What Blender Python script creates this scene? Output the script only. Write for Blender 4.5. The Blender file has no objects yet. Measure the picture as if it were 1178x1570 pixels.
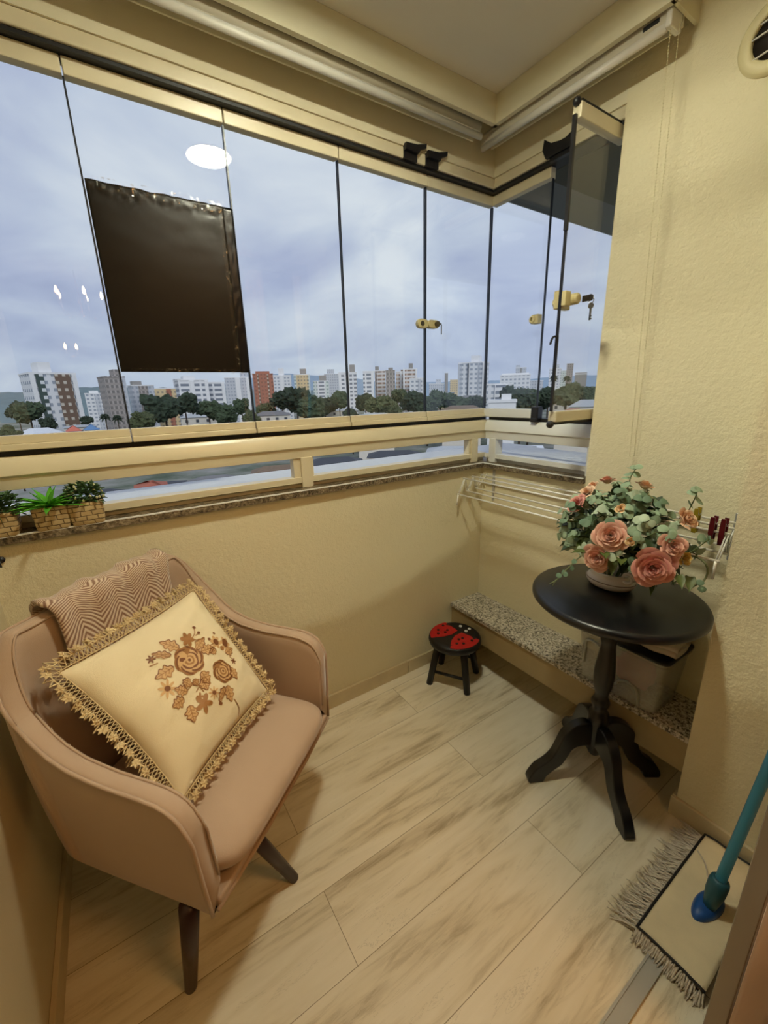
LAMP, BULB, ROOM_FILL = 680., 40., 19.
SKY, SUN, EXPO = .93, 1.7, 0.
import bpy, bmesh, math, random
from mathutils import Vector, Matrix, noise
random.seed(7)
C = bpy.context.scene.collection
PI = math.pi

# ------------------------------------------------------------------ helpers
def lin(h):
    if isinstance(h, str):
        h = h.lstrip('#'); h = [int(h[i:i+2], 16) / 255 for i in (0, 2, 4)]
    return tuple(c / 12.92 if c <= .04045 else ((c + .055) / 1.055) ** 2.4 for c in h) + (1,)

class NT:
    """small wrapper to write node trees tersely"""
    def __init__(s, name):
        s.m = bpy.data.materials.new(name); s.m.use_nodes = True
        s.t = s.m.node_tree; s.t.nodes.clear()
        s.out = s.t.nodes.new('ShaderNodeOutputMaterial')
    def n(s, typ, ins=None, **kw):
        nd = s.t.nodes.new('ShaderNode' + typ)
        for k, v in kw.items(): setattr(nd, k, v)
        for k, v in (ins or {}).items(): s.set(nd.inputs[k], v)
        return nd
    def set(s, sock, v):
        if hasattr(v, 'is_output') or isinstance(v, bpy.types.NodeSocket): s.t.links.new(v, sock)
        else:
            try: sock.default_value = v
            except Exception: sock.default_value = tuple(v)[:3]
    def math(s, op, a, b=0., c=None):
        nd = s.n('Math', operation=op); s.set(nd.inputs[0], a); s.set(nd.inputs[1], b)
        if c is not None: s.set(nd.inputs[2], c)
        return nd.outputs[0]
    def coord(s, kind='Object'): return s.n('TexCoord').outputs[kind]
    def mix(s, fac, a, b, blend='MIX'):
        nd = s.n('MixRGB', blend_type=blend); s.set(nd.inputs[0], fac); s.set(nd.inputs[1], a); s.set(nd.inputs[2], b)
        return nd.outputs[0]
    def noise(s, vec, scale, detail=3, rough=.5, dist=0):
        nd = s.n('TexNoise', {'Vector': vec, 'Scale': scale, 'Detail': detail, 'Roughness': rough, 'Distortion': dist})
        return nd.outputs[0]
    def ramp(s, fac, stops):
        nd = s.n('ValToRGB'); s.set(nd.inputs[0], fac)
        el = nd.color_ramp.elements
        el[0].position, el[0].color = stops[0]; el[1].position, el[1].color = stops[1]
        for p, c in stops[2:]:
            e = el.new(p); e.color = c
        return nd.outputs[0]
    def bump(s, h, strength, dist=.002):
        return s.n('Bump', {'Height': h, 'Strength': strength, 'Distance': dist}).outputs[0]
    def bsdf(s, **kw):
        nd = s.n('BsdfPrincipled')
        for k, v in kw.items(): s.set(nd.inputs[k.replace('_', ' ')], v)
        return nd.outputs[0]
    def done(s, sh):
        s.t.links.new(sh, s.out.inputs[0]); return s.m

def mat(name, col, rough=.5, metal=0., var=.0, vscale=8., bump=0., bscale=60., bdist=.002, spec=.5, coat=0., sheen=0.):
    t = NT(name); c = lin(col); base = c; co = t.coord()
    if var > 0:
        base = t.mix(t.noise(co, vscale, 4), tuple(x * (1 - var) for x in c[:3]) + (1,), tuple(min(1, x * (1 + var)) for x in c[:3]) + (1,))
    kw = dict(Base_Color=base, Roughness=rough, Metallic=metal, Specular_IOR_Level=spec, Coat_Weight=coat, Sheen_Weight=sheen)
    if bump > 0: kw['Normal'] = t.bump(t.noise(co, bscale, 3), bump, bdist)
    return t.done(t.bsdf(**kw))

def emit(name, col, strength):
    t = NT(name); return t.done(t.n('Emission', {'Color': lin(col), 'Strength': strength}).outputs[0])

class MB:
    """collects shapes, builds ONE mesh object"""
    def __init__(s): s.v = []; s.f = []; s.uv = []
    def add(s, vs, fs, uv=None):
        o = len(s.v); s.v += [Vector(p) for p in vs]; s.f += [[i + o for i in q] for q in fs]
        s.uv += uv if uv else [(0., 0.)] * len(vs); return s
    def box(s, lo, hi, M=None):
        x0, y0, z0 = lo; x1, y1, z1 = hi
        vs = [Vector(p) for p in ((x0,y0,z0),(x1,y0,z0),(x1,y1,z0),(x0,y1,z0),(x0,y0,z1),(x1,y0,z1),(x1,y1,z1),(x0,y1,z1))]
        if M: vs = [M @ p for p in vs]
        return s.add(vs, [(3,2,1,0),(4,5,6,7),(0,1,5,4),(1,2,6,5),(2,3,7,6),(3,0,4,7)])
    def tube(s, pts, r, n=8, caps=True, squash=1.):
        pts = [Vector(p) for p in pts]; m = len(pts); rs = r if isinstance(r, (list, tuple)) else [r] * m
        vs = []; up = None
        for i, p in enumerate(pts):
            d = (pts[min(i + 1, m - 1)] - pts[max(i - 1, 0)]).normalized()
            if up is None: up = Vector((0, 0, 1)) if abs(d.z) < .9 else Vector((1, 0, 0))
            a = d.cross(up)
            if a.length < 1e-6: a = d.orthogonal()
            a.normalize(); b = a.cross(d).normalized(); up = b
            for k in range(n):
                t = 2 * PI * k / n; vs.append(p + a * math.cos(t) * rs[i] + b * math.sin(t) * rs[i] * squash)
        fs = [(i*n+k, i*n+(k+1)%n, (i+1)*n+(k+1)%n, (i+1)*n+k) for i in range(m-1) for k in range(n)]
        if caps: fs += [tuple(range(n-1, -1, -1)), tuple((m-1)*n+k for k in range(n))]
        return s.add(vs, fs)
    def lathe(s, prof, c=(0,0,0), n=32, M=None, sx=1., sy=1., caps=True):
        c = Vector(c); vs = []; m = len(prof)
        for r, z in prof:
            for k in range(n):
                t = 2 * PI * k / n; p = Vector((r*math.cos(t)*sx, r*math.sin(t)*sy, z))
                vs.append((M @ p if M else p) + c)
        fs = [(i*n+k, i*n+(k+1)%n, (i+1)*n+(k+1)%n, (i+1)*n+k) for i in range(m-1) for k in range(n)]
        if caps and prof[0][0] > 1e-6: fs.append(tuple(range(n-1, -1, -1)))
        if caps and prof[-1][0] > 1e-6: fs.append(tuple((m-1)*n+k for k in range(n)))
        return s.add(vs, fs)
    def grid(s, fn, nu, nv, u0=0., u1=1., v0=0., v1=1.):
        vs = []; uv = []
        for j in range(nv + 1):
            for i in range(nu + 1):
                u = u0 + (u1-u0)*i/nu; v = v0 + (v1-v0)*j/nv; vs.append(fn(u, v)); uv.append((u, v))
        fs = [(j*(nu+1)+i, j*(nu+1)+i+1, (j+1)*(nu+1)+i+1, (j+1)*(nu+1)+i) for j in range(nv) for i in range(nu)]
        return s.add(vs, fs, uv)
    def prism(s, poly, M, h):
        """extrude 2-D polygon (xy) along local z by h, placed by matrix M"""
        n = len(poly); vs = [M @ Vector((x, y, 0)) for x, y in poly] + [M @ Vector((x, y, h)) for x, y in poly]
        return s.add(vs, [tuple(range(n-1, -1, -1)), tuple(range(n, 2*n))] + [(i, (i+1)%n, (i+1)%n+n, i+n) for i in range(n)])
    def ico(s, c, r, sub=2, amp=0., fr=1., sq=(1,1,1), seed=0):
        bm = bmesh.new(); bmesh.ops.create_icosphere(bm, subdivisions=sub, radius=1.)
        vs = []
        for v in bm.verts:
            p = v.co.copy()
            k = 1 + amp * noise.noise(p * fr + Vector((seed*3.1, seed*1.7, seed*.9)))
            vs.append(Vector(c) + Vector((p.x*sq[0], p.y*sq[1], p.z*sq[2])) * r * k)
        fs = [[v.index for v in f.verts] for f in bm.faces]; bm.free()
        return s.add(vs, fs)
    def build(s, name, material, parent=None, smooth=False, bevel=0., seg=2, subsurf=0, solid=0., local=False, fix=True):
        off = Vector((0,0,0)) if (parent is None or local) else origin(parent)
        me = bpy.data.meshes.new(name)
        if parent is None and not local and s.v:
            lo = Vector([min(p[i] for p in s.v) for i in range(3)]); hi = Vector([max(p[i] for p in s.v) for i in range(3)])
            off = Vector(((lo.x+hi.x)/2, (lo.y+hi.y)/2, lo.z))
        me.from_pydata([p - off for p in s.v], [], s.f)
        uvl = me.uv_layers.new(name='uv')
        for l in me.loops: uvl.data[l.index].uv = s.uv[l.vertex_index]
        if fix:
            bm = bmesh.new(); bm.from_mesh(me); bmesh.ops.recalc_face_normals(bm, faces=bm.faces); bm.to_mesh(me); bm.free()
        if smooth:
            for p in me.polygons: p.use_smooth = True
        me.materials.append(material)
        o = bpy.data.objects.new(name, me); C.objects.link(o)
        if parent: o.parent = parent
        else: o.location = off
        if solid:
            md = o.modifiers.new('solid', 'SOLIDIFY'); md.thickness = solid; md.offset = 0
        if bevel:
            md = o.modifiers.new('bevel', 'BEVEL'); md.width = bevel; md.segments = seg; md.limit_method = 'ANGLE'; md.angle_limit = .6
            for p in me.polygons: p.use_smooth = True
            if hasattr(md, 'harden_normals'): md.harden_normals = True
        if subsurf:
            md = o.modifiers.new('sub', 'SUBSURF'); md.levels = subsurf; md.render_levels = subsurf
        return o

def origin(o):
    p = Vector(o.location)
    while o.parent: o = o.parent; p += Vector(o.location)
    return p
def tag(o, label, cat, group=None, kind=None):
    o['label'] = label; o['category'] = cat
    if group: o['group'] = group
    if kind: o['kind'] = kind
    return o
def thing(name, label, cat, loc, group=None, rotz=0.):
    o = bpy.data.objects.new(name, None); C.objects.link(o); o.location = loc; o.rotation_euler = (0, 0, rotz)
    o.empty_display_size = .05
    return tag(o, label, cat, group)
def struct(o, label=None):
    o['kind'] = 'structure'
    if label: o['label'] = label
    return o
def boxes(*bs):
    m = MB()
    for lo, hi in bs: m.box(lo, hi)
    return m
def frame(n, up=(0,0,1)):
    """matrix whose z axis is n"""
    z = Vector(n).normalized(); x = Vector(up).cross(z)
    if x.length < 1e-5: x = z.orthogonal()
    x.normalize(); y = z.cross(x)
    return Matrix((x, y, z)).transposed()
def lerp(a, b, t): return a + (b - a) * t
def interp(tab, x):
    if x <= tab[0][0]: return tab[0][1]
    for (a, b), (c, d) in zip(tab, tab[1:]):
        if x <= c:
            t = (x-a)/(c-a); return lerp(b, d, t)
    return tab[-1][1]
def catmull(pts, k=6):
    pts = [Vector(p) for p in pts]; q = [pts[0]*2-pts[1]] + pts + [pts[-1]*2-pts[-2]]; out = []
    for i in range(1, len(q)-2):
        for j in range(k):
            t = j/k; a,b,c,d = q[i-1],q[i],q[i+1],q[i+2]
            out.append(.5*((2*b)+(-a+c)*t+(2*a-5*b+4*c-d)*t*t+(-a+3*b-3*c+d)*t**3))
    return out + [pts[-1]]

# ------------------------------------------------------------------ materials
def stucco(name, col, strength=.6):
    t = NT(name); co = t.coord()
    h = t.math('ADD', t.noise(co, 62, 3, .6), t.math('MULTIPLY', t.noise(co, 200, 2), .35))
    base = t.mix(t.noise(co, 2.2, 3), tuple(c*.94 for c in lin(col)[:3])+(1,), lin(col))
    return t.done(t.bsdf(Base_Color=base, Roughness=.75, Specular_IOR_Level=.25, Normal=t.bump(h, strength, .004)))
M_wall = stucco('cream textured paint', '#e2d9b9')
M_wall_smooth = mat('cream smooth paint', '#cfc3a2', .6, var=.03, vscale=3, bump=.05, bscale=120)
M_ceil = mat('white ceiling paint', '#e2ded4', .8, var=.02)
M_pelmet = mat('ivory gypsum paint', '#dcd6bb', .7, var=.02)
M_beam = mat('beige beam paint', '#dcd3b6', .75, var=.04, vscale=4, bump=.08, bscale=150)
M_alu = mat('ivory lacquered aluminium', '#d8cdaf', .32, var=.02, spec=.6)
M_alu_white = mat('white strip and skylit rail aluminium', '#d9d9d4', .3, var=.02, spec=.6)  # right rail whitened in colour for skylight; the sill strip is itself white
M_silver = mat('brushed aluminium', '#b9b8b6', .35, metal=.6)
M_black = mat('black rubber', '#0b0a0c', .55)
M_blackplastic = mat('black plastic fitting', '#141318', .4)
M_seal = mat('dark glass edge seal', '#1d222b', .35)

def m_glass():
    t = NT('clear window glass')
    bf = t.n('NewGeometry').outputs['Backfacing']
    fr = t.n('Fresnel', {'IOR': t.math('ADD', 1.45, t.math('MULTIPLY', bf, 1/1.45 - 1.45))}).outputs[0]
    tr = t.n('BsdfTransparent', {'Color': (.985, .99, .99, 1)}).outputs[0]
    gl = t.n('BsdfGlossy', {'Color': (1, 1, 1, 1), 'Roughness': .0}).outputs[0]
    mx = t.n('MixShader'); t.set(mx.inputs[0], fr); t.set(mx.inputs[1], tr); t.set(mx.inputs[2], gl)
    return t.done(mx.outputs[0])
M_glass = m_glass()

def m_floor():
    t = NT('wood look porcelain planks'); co = t.coord()
    sp = t.n('SeparateXYZ', {0: co}); x, y = sp.outputs[0], sp.outputs[1]
    W, L = .1865, 1.2334
    rx = t.math('DIVIDE', t.math('ADD', x, -.0575 + .1865*4), W)
    row = t.math('FLOOR', rx); fx = t.math('FRACT', rx)
    par = t.math('MODULO', row, 2.)
    # even rows joint at y=-1.21, odd rows at -0.594
    ry = t.math('DIVIDE', t.math('ADD', t.math('ADD', y, 1.21 + L*4), t.math('MULTIPLY', t.math('SUBTRACT', 1., par), -.617)), L)
    col = t.math('FLOOR', ry); fy = t.math('FRACT', ry)
    pid = t.math('ADD', t.math('MULTIPLY', row, 7.31), t.math('MULTIPLY', col, 3.77))
    rnd = t.n('TexWhiteNoise', {'W': pid}, noise_dimensions='1D')
    gx = t.math('MULTIPLY', x, 15.); gy = t.math('MULTIPLY', y, 1.7)
    v = t.n('CombineXYZ', {0: t.math('ADD', gx, t.math('MULTIPLY', rnd.outputs[0], 40.)), 1: t.math('ADD', gy, t.math('MULTIPLY', rnd.outputs[0], 17.)), 2: 0.}).outputs[0]
    big = t.noise(v, .75, 4, .55, .9)
    fine = t.noise(v, 4.2, 5, .65, .6)
    base = t.ramp(big, [(.28, lin('#b9aa8e')), (.42, lin('#dbd0b6')), (.6, lin('#e6ddc8')), (.75, lin('#dbd1b8'))])
    streak = t.ramp(fine, [(.38, (.55, .49, .40, 1)), (.54, (1, 1, 1, 1))])
    sfac = t.ramp(big, [(.36, (.62,)*3+(1,)), (.52, (.06,)*3+(1,))])
    base = t.mix(sfac, base, t.mix(1., base, streak, 'MULTIPLY'))
    # thin dark cracks along the grain
    cr = t.noise(v, 1.9, 6, .7, 1.6)
    crack = t.math('LESS_THAN', t.math('ABSOLUTE', t.math('SUBTRACT', cr, .39)), .007)
    base = t.mix(t.math('MULTIPLY', crack, .22), base, lin('#6b5b40'))
    tone = t.math('ADD', .93, t.math('MULTIPLY', rnd.outputs[0], .12))
    base = t.mix(1., base, t.n('CombineXYZ', {0: tone, 1: tone, 2: tone}).outputs[0], 'MULTIPLY')
    ex = t.math('MULTIPLY', t.math('MINIMUM', fx, t.math('SUBTRACT', 1., fx)), W)
    ey = t.math('MULTIPLY', t.math('MINIMUM', fy, t.math('SUBTRACT', 1., fy)), L)
    e = t.math('MINIMUM', ex, ey); jt = t.math('LESS_THAN', e, .0009)
    base = t.mix(t.math('MULTIPLY', jt, .7), base, lin('#6e5c3c'))
    hgt = t.math('MINIMUM', t.math('MULTIPLY', e, 500.), 1.)
    return t.done(t.bsdf(Base_Color=base, Roughness=.42, Specular_IOR_Level=.4, Normal=t.bump(hgt, .3, .001)))
M_floor = m_floor()

def m_granite(name='speckled grey granite', sc=1.):
    t = NT(name); co = t.coord()
    v = t.n('TexVoronoi', {'Vector': co, 'Scale': 190*sc}).outputs['Color']
    bw = t.n('SeparateColor', {0: v}).outputs[0]
    n2 = t.noise(co, 55*sc, 4, .6)
    k = t.math('ADD', t.math('MULTIPLY', bw, .65), t.math('MULTIPLY', n2, .35))
    c = t.ramp(k, [(.18, lin('#241f1c')), (.32, lin('#7a7264')), (.5, lin('#b0a896')), (.8, lin('#d5cfc2'))])
    return t.done(t.bsdf(Base_Color=c, Roughness=.3))
M_granite = m_granite()

def m_weathered():
    t = NT('weathered granite sill edge'); co = t.coord()
    k = t.math('ADD', t.math('MULTIPLY', t.noise(co, 120, 4, .7), .6), t.math('MULTIPLY', t.noise(co, 30, 3), .4))
    c = t.ramp(k, [(.38, lin('#2c2318')), (.5, lin('#6d5f48')), (.62, lin('#9a8c72')), (.75, lin('#b5aa95'))])
    return t.done(t.bsdf(Base_Color=c, Roughness=.5))
M_sill = m_weathered()

def m_fabric(name, col, bs=900, sheen=.3, var=.04):
    t = NT(name); co = t.coord(); c = lin(col)
    base = t.mix(t.noise(co, 6, 4), tuple(x*(1-var) for x in c[:3])+(1,), tuple(x*(1+var) for x in c[:3])+(1,))
    h = t.math('ADD', t.noise(co, bs, 2), t.math('MULTIPLY', t.noise(co, 14, 3), 2.))
    return t.done(t.bsdf(Base_Color=base, Roughness=.85, Sheen_Weight=sheen, Sheen_Roughness=.4, Specular_IOR_Level=.2, Normal=t.bump(h, .25, .002)))
M_chair = m_fabric('taupe velvet upholstery', '#b39a84')
M_piping = m_fabric('taupe piping cord', '#b39a84')
M_pillow = m_fabric('cream satin cotton', '#e6d6b2', 700, .25, .05)
M_lace = mat('ecru crochet lace', '#cdb68a', .85, var=.12, vscale=60)
M_legwood = mat('dark reddish brown wood', '#2f130c', .4, var=.15, vscale=40)

def m_herring():
    t = NT('tan and cream herringbone weave')
    uv = t.n('UVMap', uv_map='uv').outputs[0]
    sp = t.n('SeparateXYZ', {0: uv}); u, v = sp.outputs[0], sp.outputs[1]
    U = t.math('MULTIPLY', u, 3.3); V = t.math('MULTIPLY', v, 50.)
    zig = t.math('ABSOLUTE', t.math('SUBTRACT', t.math('FRACT', U), .5))
    st = t.math('FRACT', t.math('ADD', V, t.math('MULTIPLY', zig, 8.)))
    k = t.math('ABSOLUTE', t.math('SUBTRACT', st, .5))
    c = t.ramp(t.math('MULTIPLY', k, 2.), [(.30, lin('#8a6650')), (.6, lin('#cfb89f')), (.95, lin('#dcc9b2'))])
    return t.done(t.bsdf(Base_Color=c, Roughness=.9, Sheen_Weight=.3, Normal=t.bump(k, .5, .003)))
M_throw = m_herring()
# ------------------------------------------------------------------ setting
fl = struct(MB().box((-.15,-4.2,-.12), (5.35,1.2,0)).build('floor', M_floor)); fl.data.transform(Matrix.Translation(fl.location)); fl.location = (0,0,0)
struct(boxes(((-.15,-4.2,2.31),(5.35,1.2,2.42))).build('ceiling', M_ceil))
struct(boxes(((-.15,-1.95,0),(0,.15,.955))).build('wall_back', M_wall))
struct(boxes(((0,0,0),(1.05,.15,.955)), ((.525,0,.955),(1.05,.15,2.31))).build('wall_right', M_wall))
struct(boxes(((1.05,-.195,0),(1.6,.15,2.31))).build('wall_house', M_wall))
struct(boxes(((0,-1.95,0),(1.3,-1.802,2.31))).build('wall_left', M_wall_smooth))
struct(boxes(((5.2,-4.2,0),(5.35,1.2,2.31)), ((1.2,-4.2,0),(5.2,-4.05,2.31)), ((1.6,.0,0),(5.2,.15,2.31)), ((1.2,-4.05,0),(1.3,-1.95,2.31))).build('wall_room', mat('darkened room wall', '#54422f', .6, var=.1)))  # unseen room walls coloured dark to cut bounce light onto the chair
# header beams over the glazing
struct(boxes(((-.15,-1.95,2.135),(0,.15,2.31)), ((0,0,2.135),(.525,.15,2.31))).build('trim_1', M_beam))
# pelmet strips dropped in front of the blinds
struct(boxes(((.108,-1.802,2.222),(.126,-.121,2.31)), ((.108,-.139,2.222),(.70,-.121,2.31)), ((.690,-.139,2.222),(.700,0,2.31))).build('trim_2', M_pelmet, bevel=.0015, seg=1))
# baseboards
M_base = mat('wood look porcelain skirting', '#cbbd9b', .45, var=.1, vscale=20)
struct(boxes(((0,-1.802,0),(.012,-.47,.066)), ((0,-.468,0),(.012,0,.066))).build('baseboard_back', M_base, bevel=.002))
struct(boxes(((.012,-1.802,0),(1.3,-1.79,.066))).build('baseboard_left', M_base, bevel=.002))
struct(boxes(((1.038,-.207,0),(1.6,-.195,.068)), ((1.038,-.195,0),(1.05,0,.068))).build('baseboard_house', M_base, bevel=.002))
# granite sill on top of the parapet
struct(boxes(((-.15,-1.802,.955),(.02,.15,.975)), ((.02,-.02,.955),(.525,.15,.975))).build('trim_3', M_sill, bevel=.002))
struct(boxes(((.012,-1.802,.975),(.021,-.021,.9785)), ((.012,-.021,.975),(.525,-.012,.9785))).build('trim_4', M_alu_white))
# outer white ledge beyond the railing
M_ledge = mat('white textured outer ledge', '#d9dce2', .8, var=.05, vscale=30, bump=.4, bscale=80)
struct(boxes(((-.40,-2.6,.80),(-.15,.6,.986)), ((-.15,.15,.80),(1.3,.55,.986))).build('trim_5', M_ledge))
# sliding track of the glazing: upper and lower
tk = struct(boxes(((-.085,-1.802,2.100),(-.004,.085,2.135)), ((-.004,.004,2.100),(.525,.085,2.135))).build('trim_6', M_alu, bevel=.004))
boxes(((-.078,-1.802,2.091),(-.012,.078,2.100)), ((-.012,.012,2.091),(.525,.078,2.100))).build('gap_seal', M_black, tk)
def stopper(y0, tall=1):
    m = MB(); m.box((-.014, y0-.03, 2.098), (.002, y0+.028, 2.135))
    m.prism([(-.03,0),(.028,0),(.034,.012),(.06,.022),(.062,.036),(.02,.024),(-.03,.020)], Matrix.Translation((.002,y0,2.120)) @ Matrix(((0,0,1,0),(1,0,0,0),(0,1,0,0),(0,0,0,1))), .012)
    return m
stopper(-.424).build('pane_stopper', M_blackplastic, tk)
stopper(-.325).build('pane_stopper', M_blackplastic, tk)
m = MB(); m.box((.262,-.002,2.085), (.345,.014,2.135)); m.prism([(-.05,.0),(.05,.0),(.06,.045),(.02,.03),(-.03,.04),(-.06,.062),(-.065,.03)], Matrix.Translation((.300,.002,2.098)) @ Matrix(((1,0,0,0),(0,0,-1,0),(0,1,0,0),(0,0,0,1))), .012)
m.build('pane_stopper', M_blackplastic, tk)

# guard rails
def rail_profile(): return [(-.100,1.085),(-.040,1.085),(-.037,1.118),(-.030,1.1235),(-.034,1.158),(-.045,1.172),(-.100,1.172)]
gr = thing('guard_rail', 'ivory aluminium guard rail along the left parapet with two low openings', 'railing', (-.06,-.85,.975))
Mx = Matrix(((1,0,0,0),(0,0,1,0),(0,1,0,0),(0,0,0,1)))
MB().prism(rail_profile(), Matrix.Translation((0,-1.802,0)) @ Mx, 1.88).build('top_rail', M_alu, gr, bevel=.0012, seg=1)
boxes(((-.085,-1.802,.992),(-.04,.06,1.014)), ((-.07,-1.802,.975),(-.055,.06,.992))).build('bottom_rail', M_alu, gr, bevel=.0015)
boxes(((-.085,-.912,.975),(-.037,-.868,1.087))).build('post', M_alu, gr, bevel=.0015)
boxes(((-.085,-.040,.975),(-.036,.0,1.087))).build('post', M_alu, gr, bevel=.0015)
for a, b in ((-.938,-.912), (-.868,-.860), (-.052,-.040)):
    boxes(((-.08,a,1.0135),(-.045,b,1.086))).build('jamb', M_alu, gr)
boxes(((-.09,-1.802,1.172),(-.05,.06,1.187))).build('gap_seal', M_black, gr)
ge = thing('guard_rail', 'short aluminium guard rail under the right corner window, skylight tint in its colour', 'railing', (.25,.06,.975))
MB().prism([(-x, z) for x, z in rail_profile()], Matrix.Translation((-.028,0,0)) @ Matrix(((0,0,1,0),(1,0,0,0),(0,1,0,0),(0,0,0,1))), .553).build('top_rail', M_alu_white, ge, bevel=.0012, seg=1)
boxes(((-.03,.04,.992),(.525,.085,1.014)), ((-.03,.055,.975),(.525,.07,.992))).build('bottom_rail', M_alu_white, ge, bevel=.0015)
boxes(((.0,.036,.975),(.04,.085,1.087))).build('post', M_alu_white, ge, bevel=.0015)
boxes(((.497,.036,.975),(.525,.085,1.087))).build('post', M_alu_white, ge, bevel=.0015)
boxes(((-.02,.05,1.172),(.525,.09,1.187))).build('gap_seal', M_black, ge)

# frameless folding glass panes
ys = [-1.797, -1.43, -1.062, -.695, -.319, .046]
M_lock = mat('cream plastic lock body', '#c9bd8e', .4)
M_brass = mat('worn steel key', '#8d8778', .3, metal=.9)
def pane(n, y0, y1):
    g = struct(boxes(((-.054,y0+.002,1.19),(-.046,y1-.002,2.09))).build('window_%d' % n, M_glass))
    boxes(((-.066,y0+.0015,1.187),(-.032,y1-.0015,1.204))).build('bottom_profile', M_alu, g, bevel=.003)
    boxes(((-.062,y0+.0015,1.204),(-.038,y1-.0015,1.226))).build('glazing_bead', M_alu, g, bevel=.002)
    boxes(((-.064,y0+.0015,2.054),(-.034,y1-.0015,2.091))).build('top_profile', M_alu, g, bevel=.003)
    w = .004 if n < 4 else .006
    boxes(((-.0565,y1-w/2,1.226),(-.0435,y1+w/2,2.054))).build('edge_seal', M_seal, g)
    return g
panes = [pane(i+1, ys[i], ys[i+1]) for i in range(5)]
# right-hand panes: one shut, one swung inwards on the pier
g6 = struct(boxes(((-.044,.046,1.19),(.245,.054,2.09))).build('window_6', M_glass))
boxes(((-.040,.032,1.187),(.245,.066,1.226))).build('bottom_profile', M_alu_white, g6, bevel=.004)
boxes(((-.040,.034,2.054),(.245,.064,2.091))).build('top_profile', M_alu, g6, bevel=.003)
boxes(((.2435,.0455,1.226),(.2475,.0545,2.054))).build('edge_seal', M_seal, g6)
m = boxes(((.232,.028,1.184),(.268,.062,1.236))); m.box((.236,.02,1.172),(.266,.05,1.19)); m.build('pivot_foot', M_blackplastic, g6, bevel=.004)
g7 = struct(boxes(((.496,-.212,1.19),(.504,.05,2.09))).build('window_7', M_glass))
boxes(((.484,-.205,1.195),(.516,.05,1.232))).build('bottom_profile', M_alu, g7, bevel=.004)
boxes(((.486,-.205,1.187),(.514,.05,1.195))).build('gap_seal', M_black, g7)
boxes(((.486,-.205,2.052),(.514,.05,2.091))).build('top_profile', M_alu, g7, bevel=.003)
boxes(((.490,-.198,2.091),(.510,.05,2.099))).build('gap_seal', M_black, g7)
m = boxes(((.4955,-.2155,1.232),(.5045,-.209,1.47)), ((.4945,-.217,1.77),(.5055,-.2085,2.06))); m.box((.495,-.2135,1.46),(.505,-.211,1.78))
m.tube(catmull([(.5,-.2135,1.45),(.5,-.217,1.468),(.494,-.226,1.466),(.49,-.232,1.445)]), .0035, 6)
m.ico((.5,-.212,1.188), .013, 2); m.ico((.5,-.208,2.092), .012, 2)
m.build('edge_seal', M_blackplastic, g7)
def capsule(w, h):
    r = h/2; k = w/2 - r; out = []
    for i in range(10): a = -PI/2 + PI*i/9; out.append((k + r*math.cos(a), r*math.sin(a)))
    for i in range(10): a = PI/2 + PI*i/9; out.append((-k + r*math.cos(a), r*math.sin(a)))
    return out
# lock across the joint of panes 4 and 5
MY = Matrix(((0,0,1,0),(1,0,0,0),(0,1,0,0),(0,0,0,1)))   # local x->y, y->z, extrude->x
m = MB().prism(capsule(.056,.036), Matrix.Translation((-.046,-.345,1.574)) @ MY, .02)
m.prism(capsule(.06,.032), Matrix.Translation((-.046,-.294,1.574)) @ MY, .026)
lk = m.build('lock', M_lock, panes[3], bevel=.004)
m = MB().lathe([(.0,0),(.011,0),(.011,.012),(.006,.014),(0,.014)], (-.021,-.282,1.574), 16, frame((1,0,0))); m.lathe([(0,0),(.010,0),(.010,.002),(0,.002)], (-.027,-.35,1.574), 16, frame((1,0,0)))
m.build('keyhole', mat('dark lock cylinder', '#5d5540', .4, metal=.6), lk)
def key(root, p, nm='key'):
    x, y, z = p; m = MB()
    m.tube([(x+.008*math.cos(a), y, z-.004+.008*math.sin(a)) for a in [2*PI*i/14 for i in range(15)]], .0012, 6)
    m.lathe([(0,-.0015),(.009,-.0015),(.009,.0015),(0,.0015)], (x,y,z-.02), 14, frame((0,1,0)))
    m.box((x-.003,y-.001,z-.062),(x+.003,y+.001,z-.026)); m.box((x-.003,y-.001,z-.06),(x+.006,y+.001,z-.056)); m.box((x-.003,y-.001,z-.052),(x+.005,y+.001,z-.048))
    return m.build(nm, M_brass, root)
m = MB(); m.box((-.012,-.27,1.571),(-.009,-.264,1.577)); m.box((-.012,-.266,1.535),(-.009,-.262,1.572)); m.build('key', M_brass, panes[4])
# lock on pane 6
m = MB().lathe([(0,0),(.017,0),(.017,.022),(.013,.03),(.008,.031),(.007,.02),(0,.02)], (.215,.046,1.577), 20, frame((0,-1,0))); m.box((.212,.02,1.56),(.242,.046,1.594))
m.build('lock', M_lock, g6, bevel=.002)
# lock with keys on the open pane
m = MB(); m.box((.476,-.213,1.553),(.496,-.150,1.607)); m.box((.504,-.213,1.558),(.52,-.185,1.602))
m.lathe([(.022,0),(.022,.016),(.016,.02),(.016,.03),(.0,.03)], (.478,-.165,1.580), 20, frame((-1,0,.0)))
m.lathe([(.017,0),(.017,.03),(.012,.034),(0,.034)], (.504,-.17,1.580), 20, frame((1,0,0)))
lk7 = m.build('lock', M_lock, g7, bevel=.003)
m = MB(); m.box((.536,-.150,1.570),(.560,-.146,1.588)); m.lathe([(0,0),(.010,0),(.010,.003),(0,.003)], (.562,-.148,1.579), 14, frame((0,1,0))); m.build('key', mat('dark key head','#2b2620',.4), lk7)
key(lk7, (.566,-.146,1.575))

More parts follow.
